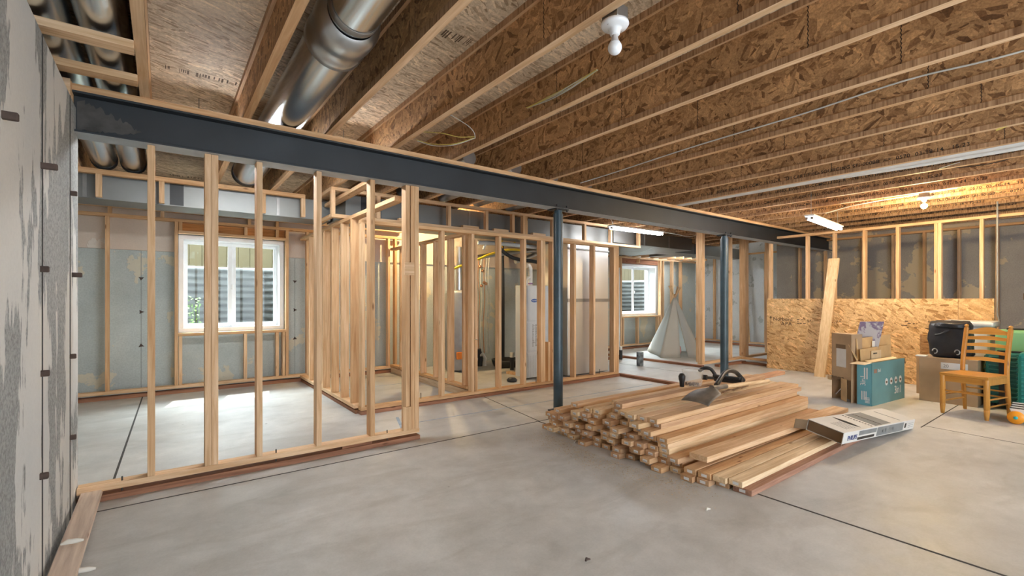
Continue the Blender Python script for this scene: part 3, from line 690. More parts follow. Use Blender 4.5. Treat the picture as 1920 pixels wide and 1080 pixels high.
# ------------------------------------------------------------------ lamps
PORC = plain('white_porcelain', (.80, .81, .82), .25, 0, .02)
BULB_OFF = plain('frosted_bulb', (.86, .88, .90), .25, 0, .01)
BULB_NECK = plain('bulb_neck', (.55, .52, .50), .4)
def bulb_lamp(x, y, label, lit, zt=2.445):
    t = thing('bulb_fixture', label, 'ceiling light', (x, y, zt - .16))
    MB().box(x - .036, x + .036, y - .045, y + .045, zt, zt + .06).build('junction_box', GALV_DULL, t, bevel=.004)
    if x > 2: a_, b_ = max(q for q in JX if q < x), min(q for q in JX if q > x); MB().box(a_ + .03, b_ - .03, y - .012, y + .012, zt + .061, zt + .066).build('hanger_bar', GALV_DULL, t)
    MB().lathe((x, y, 0), [(.001, zt - .002), (.060, zt - .002), (.062, zt - .012), (.055, zt - .022), (.035, zt - .026), (.026, zt - .032), (.021, zt - .055), (.017, zt - .058), (.001, zt - .058)], 28).build('lamp_holder', PORC, t)
    MB().lathe((x, y, 0), [(.0135, zt - .052), (.0135, zt - .066), (.016, zt - .078), (.024, zt - .092)], 20).build('bulb_neck', BULB_NECK, t)
    prof = [(.024, zt - .092)] + [(.031 * math.sin(a), zt - .112 + .031 * math.cos(a)) for a in [0.85 + k * (PI - .85) / 10 for k in range(11)]]
    MB().lathe((x, y, 0), prof, 24).build('bulb', BULB_E if lit else BULB_OFF, t)
    for sx in (-1, 1): MB().cyl((x + sx * .042, y, zt - .020), (x + sx * .042, y, zt - .024), .006, 10).build('screw', GALV_DULL, t)
    return t
bulb_lamp(1.606, 1.385, 'bare unlit white bulb in a round porcelain holder near the camera', False)
bulb_lamp(7.30, 1.52, 'bare glowing warm bulb under the joists at far right', True, 2.44)
bulb_lamp(3.55, 6.75, 'added unseen bulb high in the utility room behind the ducts', True, 2.60)  # unseen bulb added to brighten the utility room
def tube_lamp(a, b, label, n=2, glow=None):
    a, b = Vector(a), Vector(b); t = thing('strip_light', label, 'ceiling light', (a + b) / 2)
    MB().bar(a + Vector((0, 0, .035)), b + Vector((0, 0, .035)), .11, .022).build('housing', WHITEP, t, bevel=.004)
    side = (b - a).cross(Vector((0, 0, 1))).normalized()
    for k in range(n):
        o = side * ((k - (n - 1) / 2) * .055); dd = (b - a).normalized() * .03
        MB().cyl(a + o + dd, b + o - dd, .0165, 16).build('tube', glow or TUBE_E, t)
        for p, q in ((a + o, a + o + dd), (b + o - dd, b + o)): MB().cyl(p, q, .0175, 14).build('tube_socket', GALV, t)
    for p in (a.lerp(b, .06), a.lerp(b, .94)):
        MB().cyl(p + Vector((0, 0, .045)), (p.x, p.y, (JB if min(abs(p.x - q) for q in JX) < .026 else JT) - .001), .003, 6).build('chain', GALV_DULL, t)
    return t
tube_lamp((5.62, 4.95, 2.33), (6.90, 4.90, 2.33), 'glowing white strip light hanging behind the steel beam')
tube_lamp((.15, 4.35, 2.405), (1.40, 4.35, 2.405), 'added strip light behind the steel beam, unseen fill for the left room', glow=emit('added_fill_tube', (.93, .97, 1.0), 85))  # lamp added out of sight behind the beam to brighten the left room
tube_lamp((9.9, 6.80, 2.385), (11.1, 6.80, 2.385), 'added unseen strip light filling the tent room near its right end')  # added behind the duct, out of view, to lift the tent room
tube_lamp((5.0, -1.6, 2.40), (6.3, -1.6, 2.40), 'added unseen strip light behind the photographer')  # extra fill lamp added behind the camera, never in view
tube_lamp((6.42, 2.43, 2.22), (7.80, 2.56, 2.22), 'glowing white strip light hanging in front of the right stud wall')

# ------------------------------------------------------------------ pipes and cables under the joists
def cable(name, pts, r, mat, label, cat='cable', group=None, parent=None, n=8):
    P = [Vector(p) for p in pts]; out = []
    for i in range(len(P) - 1):
        p0, p1, p2, p3 = P[max(0, i - 1)], P[i], P[i + 1], P[min(len(P) - 1, i + 2)]
        for k in range(6):
            t = k / 6; out.append(.5 * ((2 * p1) + (p2 - p0) * t + (2 * p0 - 5 * p1 + 4 * p2 - p3) * t * t + (3 * p1 - p0 - 3 * p2 + p3) * t ** 3))
    out.append(P[-1]); o = MB().tube(out, r, n).build(name, mat, parent)
    if label: tag(o, label, cat, group)
    return o
cable('pvc_pipe', [(5.58, -3, 2.49), (5.575, 1.5, 2.50), (5.62, 3.6, 2.51), (5.62, 4.6, 2.51)], .040, PVC, 'thicker white plastic pipe running between the joists at right', 'pipe')
cable('pvc_pipe', [(5.80, -3, 2.485), (5.79, .8, 2.495), (5.71, 2.2, 2.505), (5.715, 4.6, 2.51)], .022, PVC, 'thinner white plastic pipe beside the thicker one between the joists', 'pipe')
cable('electric_cable', [(3.762, -3.2, 2.60), (3.762, -.6, 2.60)] + [at(u, v, X=3.762) for u, v in ((1920, 95), (1700, 150), (1500, 215), (1300, 275))] + [(3.76, 3.3, 2.53), (3.70, 3.68, 2.50)], .006, WCAB, 'long white cable stapled along a joist at right')
def coil(name, c, mats, label, loops):
    t = thing(name, label, 'cable', c)
    for i, (pts, mi) in enumerate(loops): cable('cable_strand', pts, .0032, mats[mi], None, parent=t, n=6)
    return t
J4 = 2.10
def strand(x, a, b, sag, seed):
    r = random.Random(seed); pts = []
    for k in range(7):
        f = k / 6; y = a[0] + (b[0] - a[0]) * f; z = a[1] + (b[1] - a[1]) * f - sag * math.sin(PI * f)
        pts.append((x - .004 - .012 * r.random(), y, z))
    return pts
xa = 2.090
coil('cable_bundle', (xa, 2.0, 2.5), (YCAB, WCAB), 'yellow and white cable bundle hanging against a joist below the bulb',
     [(strand(xa, at(1122, 132, X=xa)[1:], at(990, 203, X=xa)[1:], .004 + .006 * i, i), i % 2) for i in range(6)])
xb = 2.08
coil('cable_bundle', (xb, 3.3, 2.5), (YCAB, WCAB), 'loose yellow and white wire loops hanging just above the beam',
     [([at(788, 247, X=1.75), at(830, 250, X=1.86), at(860, 257, X=1.95), at(890, 256, X=2.04)], 0), ([at(780, 262, X=1.75), at(810, 270, X=1.84), at(850, 270, X=1.93), at(891, 258, X=2.04)], 0),
      ([at(844, 215, X=1.85), at(875, 234, X=1.95), at(888, 247, X=2.0), at(891, 258, X=2.04)], 1), ([at(782, 264, X=1.75), at(812, 273, X=1.84), at(850, 272, X=1.93), at(891, 259, X=2.04)], 1)])
coil('cable_bundle', (4.8, .6, 2.45), (YCAB, WCAB), 'short yellow cable end sticking out at the far right ceiling', [([at(1920, 222, X=4.9), at(1895, 230, X=4.9), at(1867, 244, X=4.9)], 0), ([at(1920, 226, X=4.9), at(1890, 236, X=4.9), at(1868, 245, X=4.9)], 0)])
coil('cable_bundle', (5.9, 1.2, 2.45), (YCAB, WCAB), 'yellow cable end hooked below the white pipes', [([at(1761, 317, X=5.99), at(1775, 312, X=5.99), at(1790, 306, X=5.988)], 0), ([at(1761, 316, X=5.988), at(1780, 310, X=5.988), at(1800, 304, X=5.988)], 1)])
cable('electric_cable', [at(1920, 290, X=6.4), at(1860, 306, X=6.4), at(1800, 314, X=6.4), at(1770, 313, X=6.4)], .004, BLACKM, 'thin black cable under the joists at far right')
cable('electric_cable', [at(1548, 400, X=7.4), at(1590, 388, X=7.5), at(1640, 378, X=7.5), at(1700, 368, X=7.5), at(1795, 352, X=7.5)], .006, WCAB, 'pale cable sagging between the glowing bulb and the right strip light')
cable('electric_cable', [(5.58, 4.86, 2.385), (5.5, 4.8, 2.40), (5.3, 4.7, 2.46), (5.1, 4.6, 2.50)], .005, WCAB, 'white cable feeding the strip light behind the beam')
cable('electric_cable', [(6.88, 4.89, 2.37), (7.1, 4.75, 2.33), (7.4, 4.7, 2.31), (7.8, 4.7, 2.40), (8.1, 4.7, 2.47)], .006, WCAB, 'white cable sagging from the right end of the beam strip light')

# ------------------------------------------------------------------ the utility room
ut = thing('furnace', 'pale grey upright furnace cabinet with oval badge seen between studs', 'furnace', (4.62, 5.6, 0))
FURN = plain('furnace_grey', (.56, .60, .63), .4, 0, .02)
x0, x1, y0, y1 = 4.36, 4.86, 5.45, 5.74
MB().box(x0, x1, y0 + .012, y1, .03, 1.42).build('cabinet', FURN, ut, bevel=.006)
for z0, z1, nm in ((.035, .40, 'lower_panel'), (.43, .86, 'access_door'), (.89, 1.415, 'upper_door')): MB().box(x0 + .004, x1 - .004, y0, y0 + .012, z0, z1).build(nm, FURN, ut, bevel=.004)
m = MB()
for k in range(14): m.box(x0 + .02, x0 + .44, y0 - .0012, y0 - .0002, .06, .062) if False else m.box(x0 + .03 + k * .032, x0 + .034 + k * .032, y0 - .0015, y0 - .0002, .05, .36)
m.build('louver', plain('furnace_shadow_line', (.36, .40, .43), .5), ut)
BLUE = plain('blue_badge', (.03, .10, .35), .3)
m = MB(); m.lathe((x0 + .14, y0 - .003, 1.19), [(.001, 0), (.06, 0), (.06, .003)], 24, axis='y'); o = m.build('badge', BLUE, ut)
for vtx in o.data.vertices: vtx.co.z = (vtx.co.z - 1.19) * .45 + 1.19
text_mesh('badge_text', 'Carrier', .030, WHITEP, ut, (x0 + .095, y0 - .0035, 1.182), (1, 0, 0), (0, 0, 1))
m = MB(); r = random.Random(8)
for k in range(20):
    for c in range(2): m.box(x0 + .10 + c * .055, x0 + .10 + c * .055 + r.uniform(.02, .045), y0 - .0015, y0 - .0002, .50 + k * .017, .508 + k * .017)
m.build('instruction_text', INK_G, ut)
MB().tube([(x0 + .16, y0 + .12, 1.42), (x0 + .16, y0 + .12, 1.62), (x0 + .14, y0 + .10, 1.68), (x0 + .07, y0 + .06, 1.73), (x0 + .03, y0 + .05, 1.72)], [.034, .034, .036, .036, .036], 16).build('vent_pipe', PVC, ut)
MB().tube([(x0 + .06, y0 + .1, 1.42), (x0 + .06, y0 + .1, 1.5), (x0 + .10, y0 + .1, 1.54), (x0 + .16, y0 + .12, 1.56)], .022, 12).build('vent_pipe', PVC, ut)
MB().cyl((x0 + .16, y0 + .12, 1.44), (x0 + .16, y0 + .12, 1.46), .036, 16).build('primer_ring', plain('purple_primer', (.20, .08, .25), .6), ut)
rd = thing('return_duct', 'large shiny vertical metal duct standing behind the right part of the middle wall', 'duct', (5.5, 5.6, 0))
MB().box(5.05, 5.98, 5.30, 5.9, .02, 2.12).build('duct_body', metal('brushed_duct', (.80, .79, .76), .42, .08, (1, 1, .4), 2), rd, bevel=.004)
MB().box(5.04, 5.99, 5.285, 5.2995, 1.17, 1.22).build('drive_cleat', GALV_DULL, rd)
MB().box(5.04, 5.99, 5.285, 5.2995, 2.0, 2.02).build('drive_cleat', GALV_DULL, rd)
wh = thing('water_heater', 'grey cylindrical water heater half hidden behind the closet studs', 'water heater', (3.62, 6.25, 0))
WHG = plain('heater_grey', (.30, .31, .32), .45)
wx, wy = 3.95, 6.95
wx, wy = at(882, 600, Y=6.9).x - .23, 6.9
MB().lathe((wx, wy, 0), [(.001, .03), (.22, .03), (.23, .05), (.23, 1.30), (.21, 1.35), (.001, 1.37)], 32).build('tank', WHG, wh)
MB().box(wx - .17, wx - .02, wy - .245, wy - .20, .22, .34).build('gas_valve', plain('orange_valve', (.85, .25, .03), .5), wh, bevel=.01)
MB().cyl((wx, wy, 1.36), (wx, wy, 2.1), .05, 16).build('flue', GALV, wh)
MB().tube([(wx - .1, wy, 1.36), (wx - .1, wy, 1.5), (wx - .12, wy + .02, 1.7)], .012, 8).build('copper_pipe', COPPER, wh)
MB().tube([at(880, 510, Y=6.2), at(887, 480, Y=6.2), at(893, 455, Y=6.2)], .014, 10).build('red_pipe', RED, wh)
cable('gas_pipe', [at(850, 504, Y=6.6), at(897, 486, Y=6.6), at(915, 478, Y=6.6), at(940, 471, Y=6.6), at(958, 468, Y=6.6), at(985, 470, Y=6.6)], .020, YEL, 'yellow gas pipe sloping across the utility room', 'pipe')
cable('gas_pipe', [at(941, 468, Y=6.8), at(940, 440, Y=6.8), at(941, 415, Y=6.8)], .022, YEL, 'left yellow gas pipe rising to the ceiling of the utility room', 'pipe')
cable('gas_pipe', [at(964, 462, Y=6.8), at(967, 440, Y=6.8), at(972, 420, Y=6.8), at(985, 405, Y=6.8)], .018, YEL, 'right yellow gas pipe rising beside the furnace', 'pipe')
p = at(946, 700, Y=7.4)
cable('vent_pipe', [(p.x, 7.45, .02), (p.x, 7.45, 1.2), (p.x - .02, 7.45, 2.3)], .032, BLACKM, 'straight black vertical pipe against the utility room wall', 'pipe')
cable('hose', [(at(936, 460, Y=6.0).x, 6.0, 2.18), at(938, 467 - 2, Y=6.0), at(955, 480, Y=6.0), at(975, 487, Y=6.0), at(1000, 490, Y=6.0), at(1028, 497, Y=6.0)], .030, BLACKM, 'thick black insulated hose curving across the utility room', 'hose')
cable('vent_pipe', [at(868, 487, Y=6.9), at(930, 477, Y=6.9), at(995, 470, Y=6.9), at(1006, 475, Y=6.9), (5.2, 6.85, 1.9)], .040, GALV, 'silver horizontal vent pipe in the utility room', 'pipe')
cable('pvc_pipe', [at(895, 455, Y=6.3), at(940, 457, Y=6.3), at(1005, 464, Y=6.3)], .035, PVC, 'white plastic pipe crossing high in the utility room', 'pipe')
cable('pvc_pipe', [at(906, 468, Y=6.3), at(912, 455, Y=6.3)], .018, PVC, 'small slanted white branch pipe in the utility room', 'pipe')
r = random.Random(4)
mf = thing('pipe_manifold', 'cluster of copper valves and white water tubes beside the gas pipe', 'plumbing', at(905, 600, Y=7.3))
for k, (u, c) in enumerate(((898, COPPER), (903, WCAB), (908, COPPER), (913, WCAB), (918, WCAB))):
    cable('water_tube', [at(u, 480 + 4 * (k % 2), Y=7.3), at(u + r.uniform(-3, 3), 520, Y=7.3), at(u + 1, 560, Y=7.3), at(u - 2, 610, Y=7.3), at(u, 662, Y=7.3)], .010, c, None, parent=mf)
for k, (u, v) in enumerate(((900, 500), (905, 508), (908, 530), (903, 536), (911, 532))):
    q = at(u, v, Y=7.28); MB().lathe(q, [(.001, -.03), (.028, -.02), (.03, 0), (.028, .02), (.001, .03)], 12).build('valve', COPPER, mf)
MB().tube([at(900, 668, Y=7.1), at(905, 663, Y=7.0), at(910, 672, Y=7.0), at(909, 686, Y=7.0)], .028, 10).build('drain_hose', PVC, mf)
MB().tube([at(897, 655, Y=7.1), at(901, 672, Y=7.1), at(899, 690, Y=7.1)], .05, 10).build('pump', BLACKM, mf)
p = at(960, 694, Z=0)
dp = thing('drain_stub', 'short black drain pipe with white cap on the utility room floor', 'pipe', (p.x, p.y, 0))
MB().cyl((p.x, p.y, 0), (p.x, p.y, .22), .035, 18).build('pipe', BLACKM, dp); MB().cyl((p.x, p.y, .2205), (p.x, p.y, .30), .037, 18).build('cap', PVC, dp)
p = at(985, 682, Z=.1)
tag(MB().lathe((p.x, p.y + .5, 0), [(.001, .01), (.26, .01), (.30, .10), (.30, .13), (.28, .13), (.25, .04), (.001, .04)], 28).build('sump_lid', BLACKM), 'round black pan on the utility room floor behind the drain pipe', 'pan')
p = at(952, 697, Z=.03); q = at(984, 702, Z=.03)
tag(MB().bar((p.x, p.y, .021), (q.x, q.y, .021), .07, .038).build('board_scrap', PINE['x']), 'short pine board on the utility room floor beside the furnace', 'wood scrap')
p = at(960, 712, Z=.03)
tag(MB().lathe((p.x, p.y, 0), [(.001, .002), (.07, .004), (.08, .03), (.05, .06), (.001, .065)], 10).build('black_bag', BLACKM), 'small crumpled black lump on the utility room floor', 'bag')
for (u, v, z, r_, h, nm, mat) in ((1200, 686, 0, .062, .25, 'wide dark pipe stub standing on the floor in front of the tent', plain('splashed_pipe', (.10, .115, .12), .6, 0, .8, 14)),):
    p = at(u, v, Z=z); t = MB().tube([(p.x, p.y, 0), (p.x, p.y, h)], r_, 24); tag(t.build('pipe_stub', mat), nm, 'pipe')
p = at(1164, 674, Z=0)
t = thing('drain_stub', 'slim black drain pipe with white cap left of the wide pipe stub', 'pipe', (p.x, p.y, 0))
MB().cyl((p.x, p.y, 0), (p.x, p.y, .19), .034, 16).build('pipe', BLACKM, t); MB().cyl((p.x, p.y, .1905), (p.x, p.y, .26), .03, 16).build('cap', PVC, t)
p = at(1163, 600, Y=7.25)
tag(MB().cyl((p.x, 7.28, .0), (p.x, 7.28, 1.95), .02, 12).build('pvc_pipe', PVC), 'thin white vertical pipe at the left side of the right window', 'pipe')
p = at(1128, 683, Z=.05)
tag(MB().lathe((p.x, p.y, 0), [(.001, .02), (.035, .03), (.045, .07), (.035, .11), (.001, .12)], 14).build('drain_fitting', BLACKM), 'small round black drain fitting on the floor behind the middle wall end', 'pipe cap')

# ------------------------------------------------------------------ play tent
CANVAS = plain('canvas', (.66, .65, .61), .9, 0, .03, 3)
_t = CANVAS.node_tree; _o = _t.nodes['Material Output']; _mx = N(_t, 'ShaderNodeMixShader'); _tr = N(_t, 'ShaderNodeBsdfTranslucent'); _tr.inputs[0].default_value = (.75, .76, .74, 1)
_mx.inputs[0].default_value = .45; L(_t, _t.nodes['Principled BSDF'].outputs[0], _mx.inputs[1]); L(_t, _tr.outputs[0], _mx.inputs[2]); L(_t, _mx.outputs[0], _o.inputs[0])
tc = Vector((8.42, 5.95, 0)); apex = tc + Vector((.12, .1, 1.42))
base = [Vector((8.05, 5.60, .02)), Vector((8.98, 5.30, .02)), Vector((9.30, 6.45, .02)), Vector((8.75, 7.0, .02)), Vector((7.98, 6.55, .02))]
base = [at(1238, 671, Z=.0), at(1320, 671, Z=0), Vector((9.75, 6.2, 0)), Vector((9.3, 6.95, 0)), at(1213, 658, Z=0)]
ap = Vector((8.78, 6.05, 0)); apex = Vector((ap.x, ap.y, 0)); 
apex = at(1265, 553, Y=6.0); 
tent = thing('play_tent', 'white canvas teepee play tent with open front slit', 'play tent', (apex.x, apex.y, 0))
def panel(a, b, name, sl=None, seed=1, mat=CANVAS):
    r = random.Random(seed); n, mrow = 10, 12; m = MB(); vs = []
    nrm = (b - a).cross(apex - a).normalized()
    for j in range(mrow + 1):
        f = j / mrow; top = f * .975
        for i in range(n + 1):
            g = i / n; p = a.lerp(b, g); q = p.lerp(apex, top); q.z = max(q.z, 0.006)
            w = .03 * math.sin(g * PI * 2 + seed + f * 2) * (1 - f) * math.sin(PI * g); q += nrm * w; vs.append(q)
    fs = []
    for j in range(mrow):
        for i in range(n):
            if sl and sl(i / n, (i + 1) / n, j / mrow): continue
            k = j * (n + 1) + i; fs.append((k, k + 1, k + n + 2, k + n + 1))
    m.add(vs, fs, 0, True); return m.build(name, mat, tent, solid=.003)
def half(a, b, t0, t1, name, seed):                 # front panel halves leave a lens-shaped slit
    r = random.Random(seed); m = MB(); vs = []; mrow = 14; n = 6
    for j in range(mrow + 1):
        f = j / mrow * .975
        open_ = .105 * math.sin(min(1, f / .70) * PI) ** .7 if f < .70 else 0
        open_ = .09 * (1 - (f / .70)) ** .55 * (1 if f < .7 else 0) if f < .7 else 0
        for i in range(n + 1):
            g = (t0 + (t1 - t0) * i / n)
            if t0 == 0: g = g * (1 - (open_) / t1) if True else g
            else: g = t1 - (t1 - g) * (1 - open_ / (t1 - t0))
            p = a.lerp(b, g).lerp(apex, f); p += Vector((-.4, -.6, 0)).normalized() * (.02 * math.sin(9 * g + 3 * f) * (1 - f)); vs.append(p)
    fs = [(j * (n + 1) + i, j * (n + 1) + i + 1, (j + 1) * (n + 1) + i + 1, (j + 1) * (n + 1) + i) for j in range(mrow) for i in range(n)]
    m.add(vs, fs, 0, True); return m.build(name, CANVAS, tent, solid=.003)
half(base[0], base[1], 0, .56, 'front_flap', 1); half(base[0], base[1], .56, 1, 'front_flap', 2)
panel(base[1], base[2], 'canvas_panel', seed=3); panel(base[2], base[3], 'canvas_panel', seed=4); panel(base[3], base[4], 'canvas_panel', seed=5); panel(base[4], base[0], 'canvas_panel', seed=6)
POLE = wood('tent_pole', 'z', (.72, .54, .34), (.55, .36, .20))
for i, b in enumerate(base):
    cb_ = sum(base, Vector()) / 5; b2 = b + (cb_ - b).normalized() * .06; a2 = apex + Vector((.012 * math.cos(i * 1.3), .012 * math.sin(i * 1.3), -.06)); e = a2 + (a2 - b2).normalized() * (.27 + .02 * (i % 3))
    MB().cyl(b2, e, .0125, 10).build('pole', POLE, tent)
MB().lathe((apex.x, apex.y, 0), [(.035, apex.z - .03), (.04, apex.z - .01), (.034, apex.z + .02)], 12).build('tie_cord', plain('jute_cord', (.45, .32, .18), .9), tent)
p = base[0].lerp(base[1], .55) + Vector((.12, .30, 0))
tag(MB().lathe((p.x, p.y, 0), [(.001, .01), (.10, .02), (.13, .10), (.12, .20), (.06, .26), (.001, .27)], 14).build('pink_cushion', plain('pink_cloth', (.75, .42, .40), .9)), 'pink cushion inside the play tent behind its slit', 'cushion')

# ------------------------------------------------------------------ lumber pile
TAGC = plain('board_end_tag', (.72, .71, .70), .6, 0, .02)
LAB_TINTS = [PINE['x'], wood('pine_warm', 'x', (.74, .52, .32), (.54, .33, .18)), wood('pine_pale', 'x', (.84, .68, .47), (.62, .44, .26)), wood('pine_brown', 'x', (.62, .42, .26), (.44, .26, .15))]
def proto(mat, Lb):
    o = MB().box(0, Lb, -.0435, .0435, 0, .0378).build('pine_board', mat, None, bevel=.003)
    o.location = (0, 0, 0)
    for vtx in o.data.vertices: vtx.co.x += Lb / 2
    t = MB().box(-.0012, -.0002, -.022, .016, .010, .028).build('end_tag', TAGC, o)
    k = MB()
    for j in range(7): k.box(-.0018, -.0013, -.016 + j * .0045, -.0145 + j * .0045, .013, .019)
    k.build('bar_marks', INK, t)
    return o
protos = [proto(m, Lb) for m, Lb in zip(LAB_TINTS, (2.36, 2.40, 2.33, 2.38))]
HGT = [4, 4, 6, 5, 8, 7, 8, 9, 8, 10, 9, 9, 9, 9, 6, 3]
LAYER = ['bottom', 'second', 'third', 'fourth', 'fifth', 'sixth', 'seventh', 'eighth', 'ninth', 'top']
r = random.Random(21); y = 3.305; used = set(); cnt = 0
for ci, h in enumerate(HGT):
    for l in range(h):
        q = r.randrange(4); P0 = protos[q]
        lead = 2.86 + .05 * math.sin(ci * 1.7 + l * 1.3) + r.uniform(-.05, .07)
        if ci in (0, 1): lead += .0 + .03 * (l % 2)
        if l == h - 1 and ci in (10, 12, 13): lead = 2.86
        if l == h - 1 and ci in (7, 8): lead = 3.1
        if q not in used: o = P0; used.add(q)
        else: o = copy_tree(P0)
        o.location = (lead, y + r.uniform(-.0015, .0015), l * .0385)
        o['label'] = 'pine board in the lumber pile, %s layer, %s stack from the left' % ('%s' % LAYER[l] if l < 9 else 'tenth', ORD[ci])
        o['category'] = 'lumber board'; o['group'] = 'two-by-fours in the lumber pile'; cnt += 1
    y -= .0915
def board(name, x0, y0, z, L_, ang, w, t, mat, label, tagend=True, tilt=0):
    o = MB().box(-L_ / 2, L_ / 2, -w / 2, w / 2, 0, t).build(name, mat, None, bevel=.003); 
    o.location = (x0 + L_ / 2 * math.cos(ang), y0 + L_ / 2 * math.sin(ang), z + (L_ / 2) * math.sin(tilt)); o.rotation_euler = (0, -tilt, ang)
    tag(o, label, 'lumber board')
    if tagend:
        tt = MB().box(-L_ / 2 - .0012, -L_ / 2 - .0002, -.02, .018, .010, .028).build('end_tag', TAGC, None); tt.data.transform(Matrix.Translation(tt.location)); tt.location = (0, 0, 0); tt.parent = o
    return o
board('pine_board', 2.92, 1.787, .118, 2.56, .0, .135, .040, LAB_TINTS[0], 'wide pine board slanting over the low right side of the pile', False, -.012)
board('pine_board', 2.84, 1.80, .039, 2.40, 0, .088, .038, LAB_TINTS[1], 'pine board under the wide slanting board', True)
board('pine_board', 2.80, 1.80, .0, 2.40, 0, .088, .038, LAB_TINTS[3], 'bottom pine board under the wide slanting board')
board('pine_board', 2.845, 1.70, .039, 2.38, .0, .088, .038, LAB_TINTS[1], 'orange-toned pine board on the second layer below the wide slanting board', True)
board('pine_board', 2.83, 1.70, .0, 2.40, 0, .088, .038, LAB_TINTS[3], 'brown bottom board just right of the wide slanting board')
board('pine_board', 2.86, 1.605, .039, 1.95, .0, .088, .038, LAB_TINTS[2], 'pale narrow pine board near the right edge of the pile', False)
board('pine_board', 2.90, 1.605, .0, 2.36, 0, .088, .038, LAB_TINTS[3], 'dark bottom board with torn label near the right edge of the pile')
board('pine_board', 2.885, 1.51, .039, 1.95, .0, .088, .038, LAB_TINTS[2], 'pale knotty pine board at the right edge of the pile', True)
board('treated_board', 2.90, 1.475, .0, 2.60, .0, .120, .038, wood('dark_red_wood', 'x', (.42, .24, .17), (.25, .13, .09)), 'dark reddish board on the floor at the right edge of the pile', True)
board('pine_board', 3.15, 2.573, .3082, 2.85, 0, .088, .038, TREAT['x'] if False else wood('rusty_pine', 'x', (.62, .36, .22), (.45, .24, .14)), 'reddish long board poking out past the far end of the pile', False)
# sawdust and crumbs in front of the pile
m = MB(); r = random.Random(12)
for k in range(2200):
    f = r.random(); x = 2.86 - abs(r.gauss(0, .14)) - (.05 + .10 * math.sin(f * PI)); yy = 3.2 - 1.55 * f + r.gauss(0, .07); s = r.uniform(.003, .011)
    a = r.random() * 6; m.add([(x, yy, .002), (x + s * math.cos(a), yy + s * math.sin(a), .003), (x + s * math.cos(a + 1.6), yy + s * math.sin(a + 1.6), .0025)], [(0, 1, 2)])
tag(m.build('sawdust', DUST), 'scattered sawdust and crumbs on the floor along the pile ends', 'sawdust', kind='stuff')
for (u, v, sz, nm) in ((1085, 829, .05, 'white plastic scrap on the floor before the pile'), (1328, 958, .018, 'small white scrap on the floor in the foreground'), (1102, 1053, .014, 'tiny grey crumb on the floor at the bottom of the photo'), (1432, 904, .02, 'small tan wood chip right of the pile')):
    p = at(u, v, Z=0); m = MB(); m.tube([(p.x - sz, p.y, .008), (p.x - sz * .3, p.y + sz * .3, .012), (p.x + sz, p.y - sz * .2, .008)], [.004, .008, .003], 8)
    tag(m.build('floor_scrap', FOAM if 'white' in nm else RUST if 'grey' in nm else DUST), nm, 'scrap')

# ---- things lying on the pile
top = .3862
SH = plain('shovel_steel', (.20, .17, .135), .5, .35, .25, 6)
HAND = wood('tool_handle', 'x', (.78, .58, .36), (.60, .40, .22))
sh = thing('shovel', 'worn scoop shovel with a long pale wooden handle lying on the pile', 'shovel', (3.9, 2.45, top))
a0, a1 = at(1266, 757, Z=top + .005), at(1338, 757, Z=top + .005)
neck = at(1340, 727, Z=top + .105)
d = (neck - (a0 + a1) / 2); d.z = 0; L_ = d.length; d.normalize(); sd = Vector((-d.y, d.x, 0))
mid = (a0 + a1) / 2; wv = .125; vs = []; fs = []
for j in range(11):
    f = j / 10; hgt = .008 + .075 * math.sin(f * PI * .5) ** .8; ww = wv * (1 - .12 * f) if f < .7 else wv * (.91 - 1.9 * (f - .7))
    for i in range(13):
        g = i / 12 * 2 - 1; z = top + hgt + (.030 * (1 - g * g)) * (.4 + .6 * f)
        vs.append(mid + d * (L_ * f * .98) + sd * (ww * g) + Vector((0, 0, z - mid.z)))
for j in range(10):
    for i in range(12): k = j * 13 + i; fs.append((k, k + 1, k + 14, k + 13))
m = MB(); m.add(vs, fs, 0, True); m.build('blade', SH, sh, solid=.003)
e = at(1441, 714, Z=top + .03); s0 = mid + d * L_ * .85; s0.z = top + .105
MB().tube([s0, s0.lerp(e, .12), s0.lerp(e, .22)], [.024, .02, .019], 14).build('socket', SH, sh)
MB().tube([s0.lerp(e, .2), s0.lerp(e, .6), e], [.017, .018, .016], 14).build('handle', HAND, sh)
p = at(1299, 723, Z=top + .001)
bk = thing('plastic_tub', 'small clear plastic tub standing on the lumber behind the shovel', 'tub', (p.x, p.y, top))
def clear():
    m, t, b = nt('clear_plastic', .2, 0, .5); b.inputs['Base Color'].default_value = (.82, .80, .74, 1); b.inputs['Alpha'].default_value = .3; return m
MB().lathe((p.x, p.y, 0), [(.001, top + .003), (.075, top + .003), (.085, top + .03), (.098, top + .145), (.102, top + .15), (.098, top + .15), (.094, top + .145)], 28).build('tub_wall', clear(), bk)
m = MB(); r = random.Random(2)
for k in range(60):
    a = r.random() * 6.28; q = r.random() * .065; m.box(p.x + q * math.cos(a), p.x + q * math.cos(a) + .012, p.y + q * math.sin(a), p.y + q * math.sin(a) + .004, top + .006, top + .012 + r.random() * .02)
m.build('screws', RUST, bk); bk.children[-1]['kind'] = 'stuff' if bk.children else None
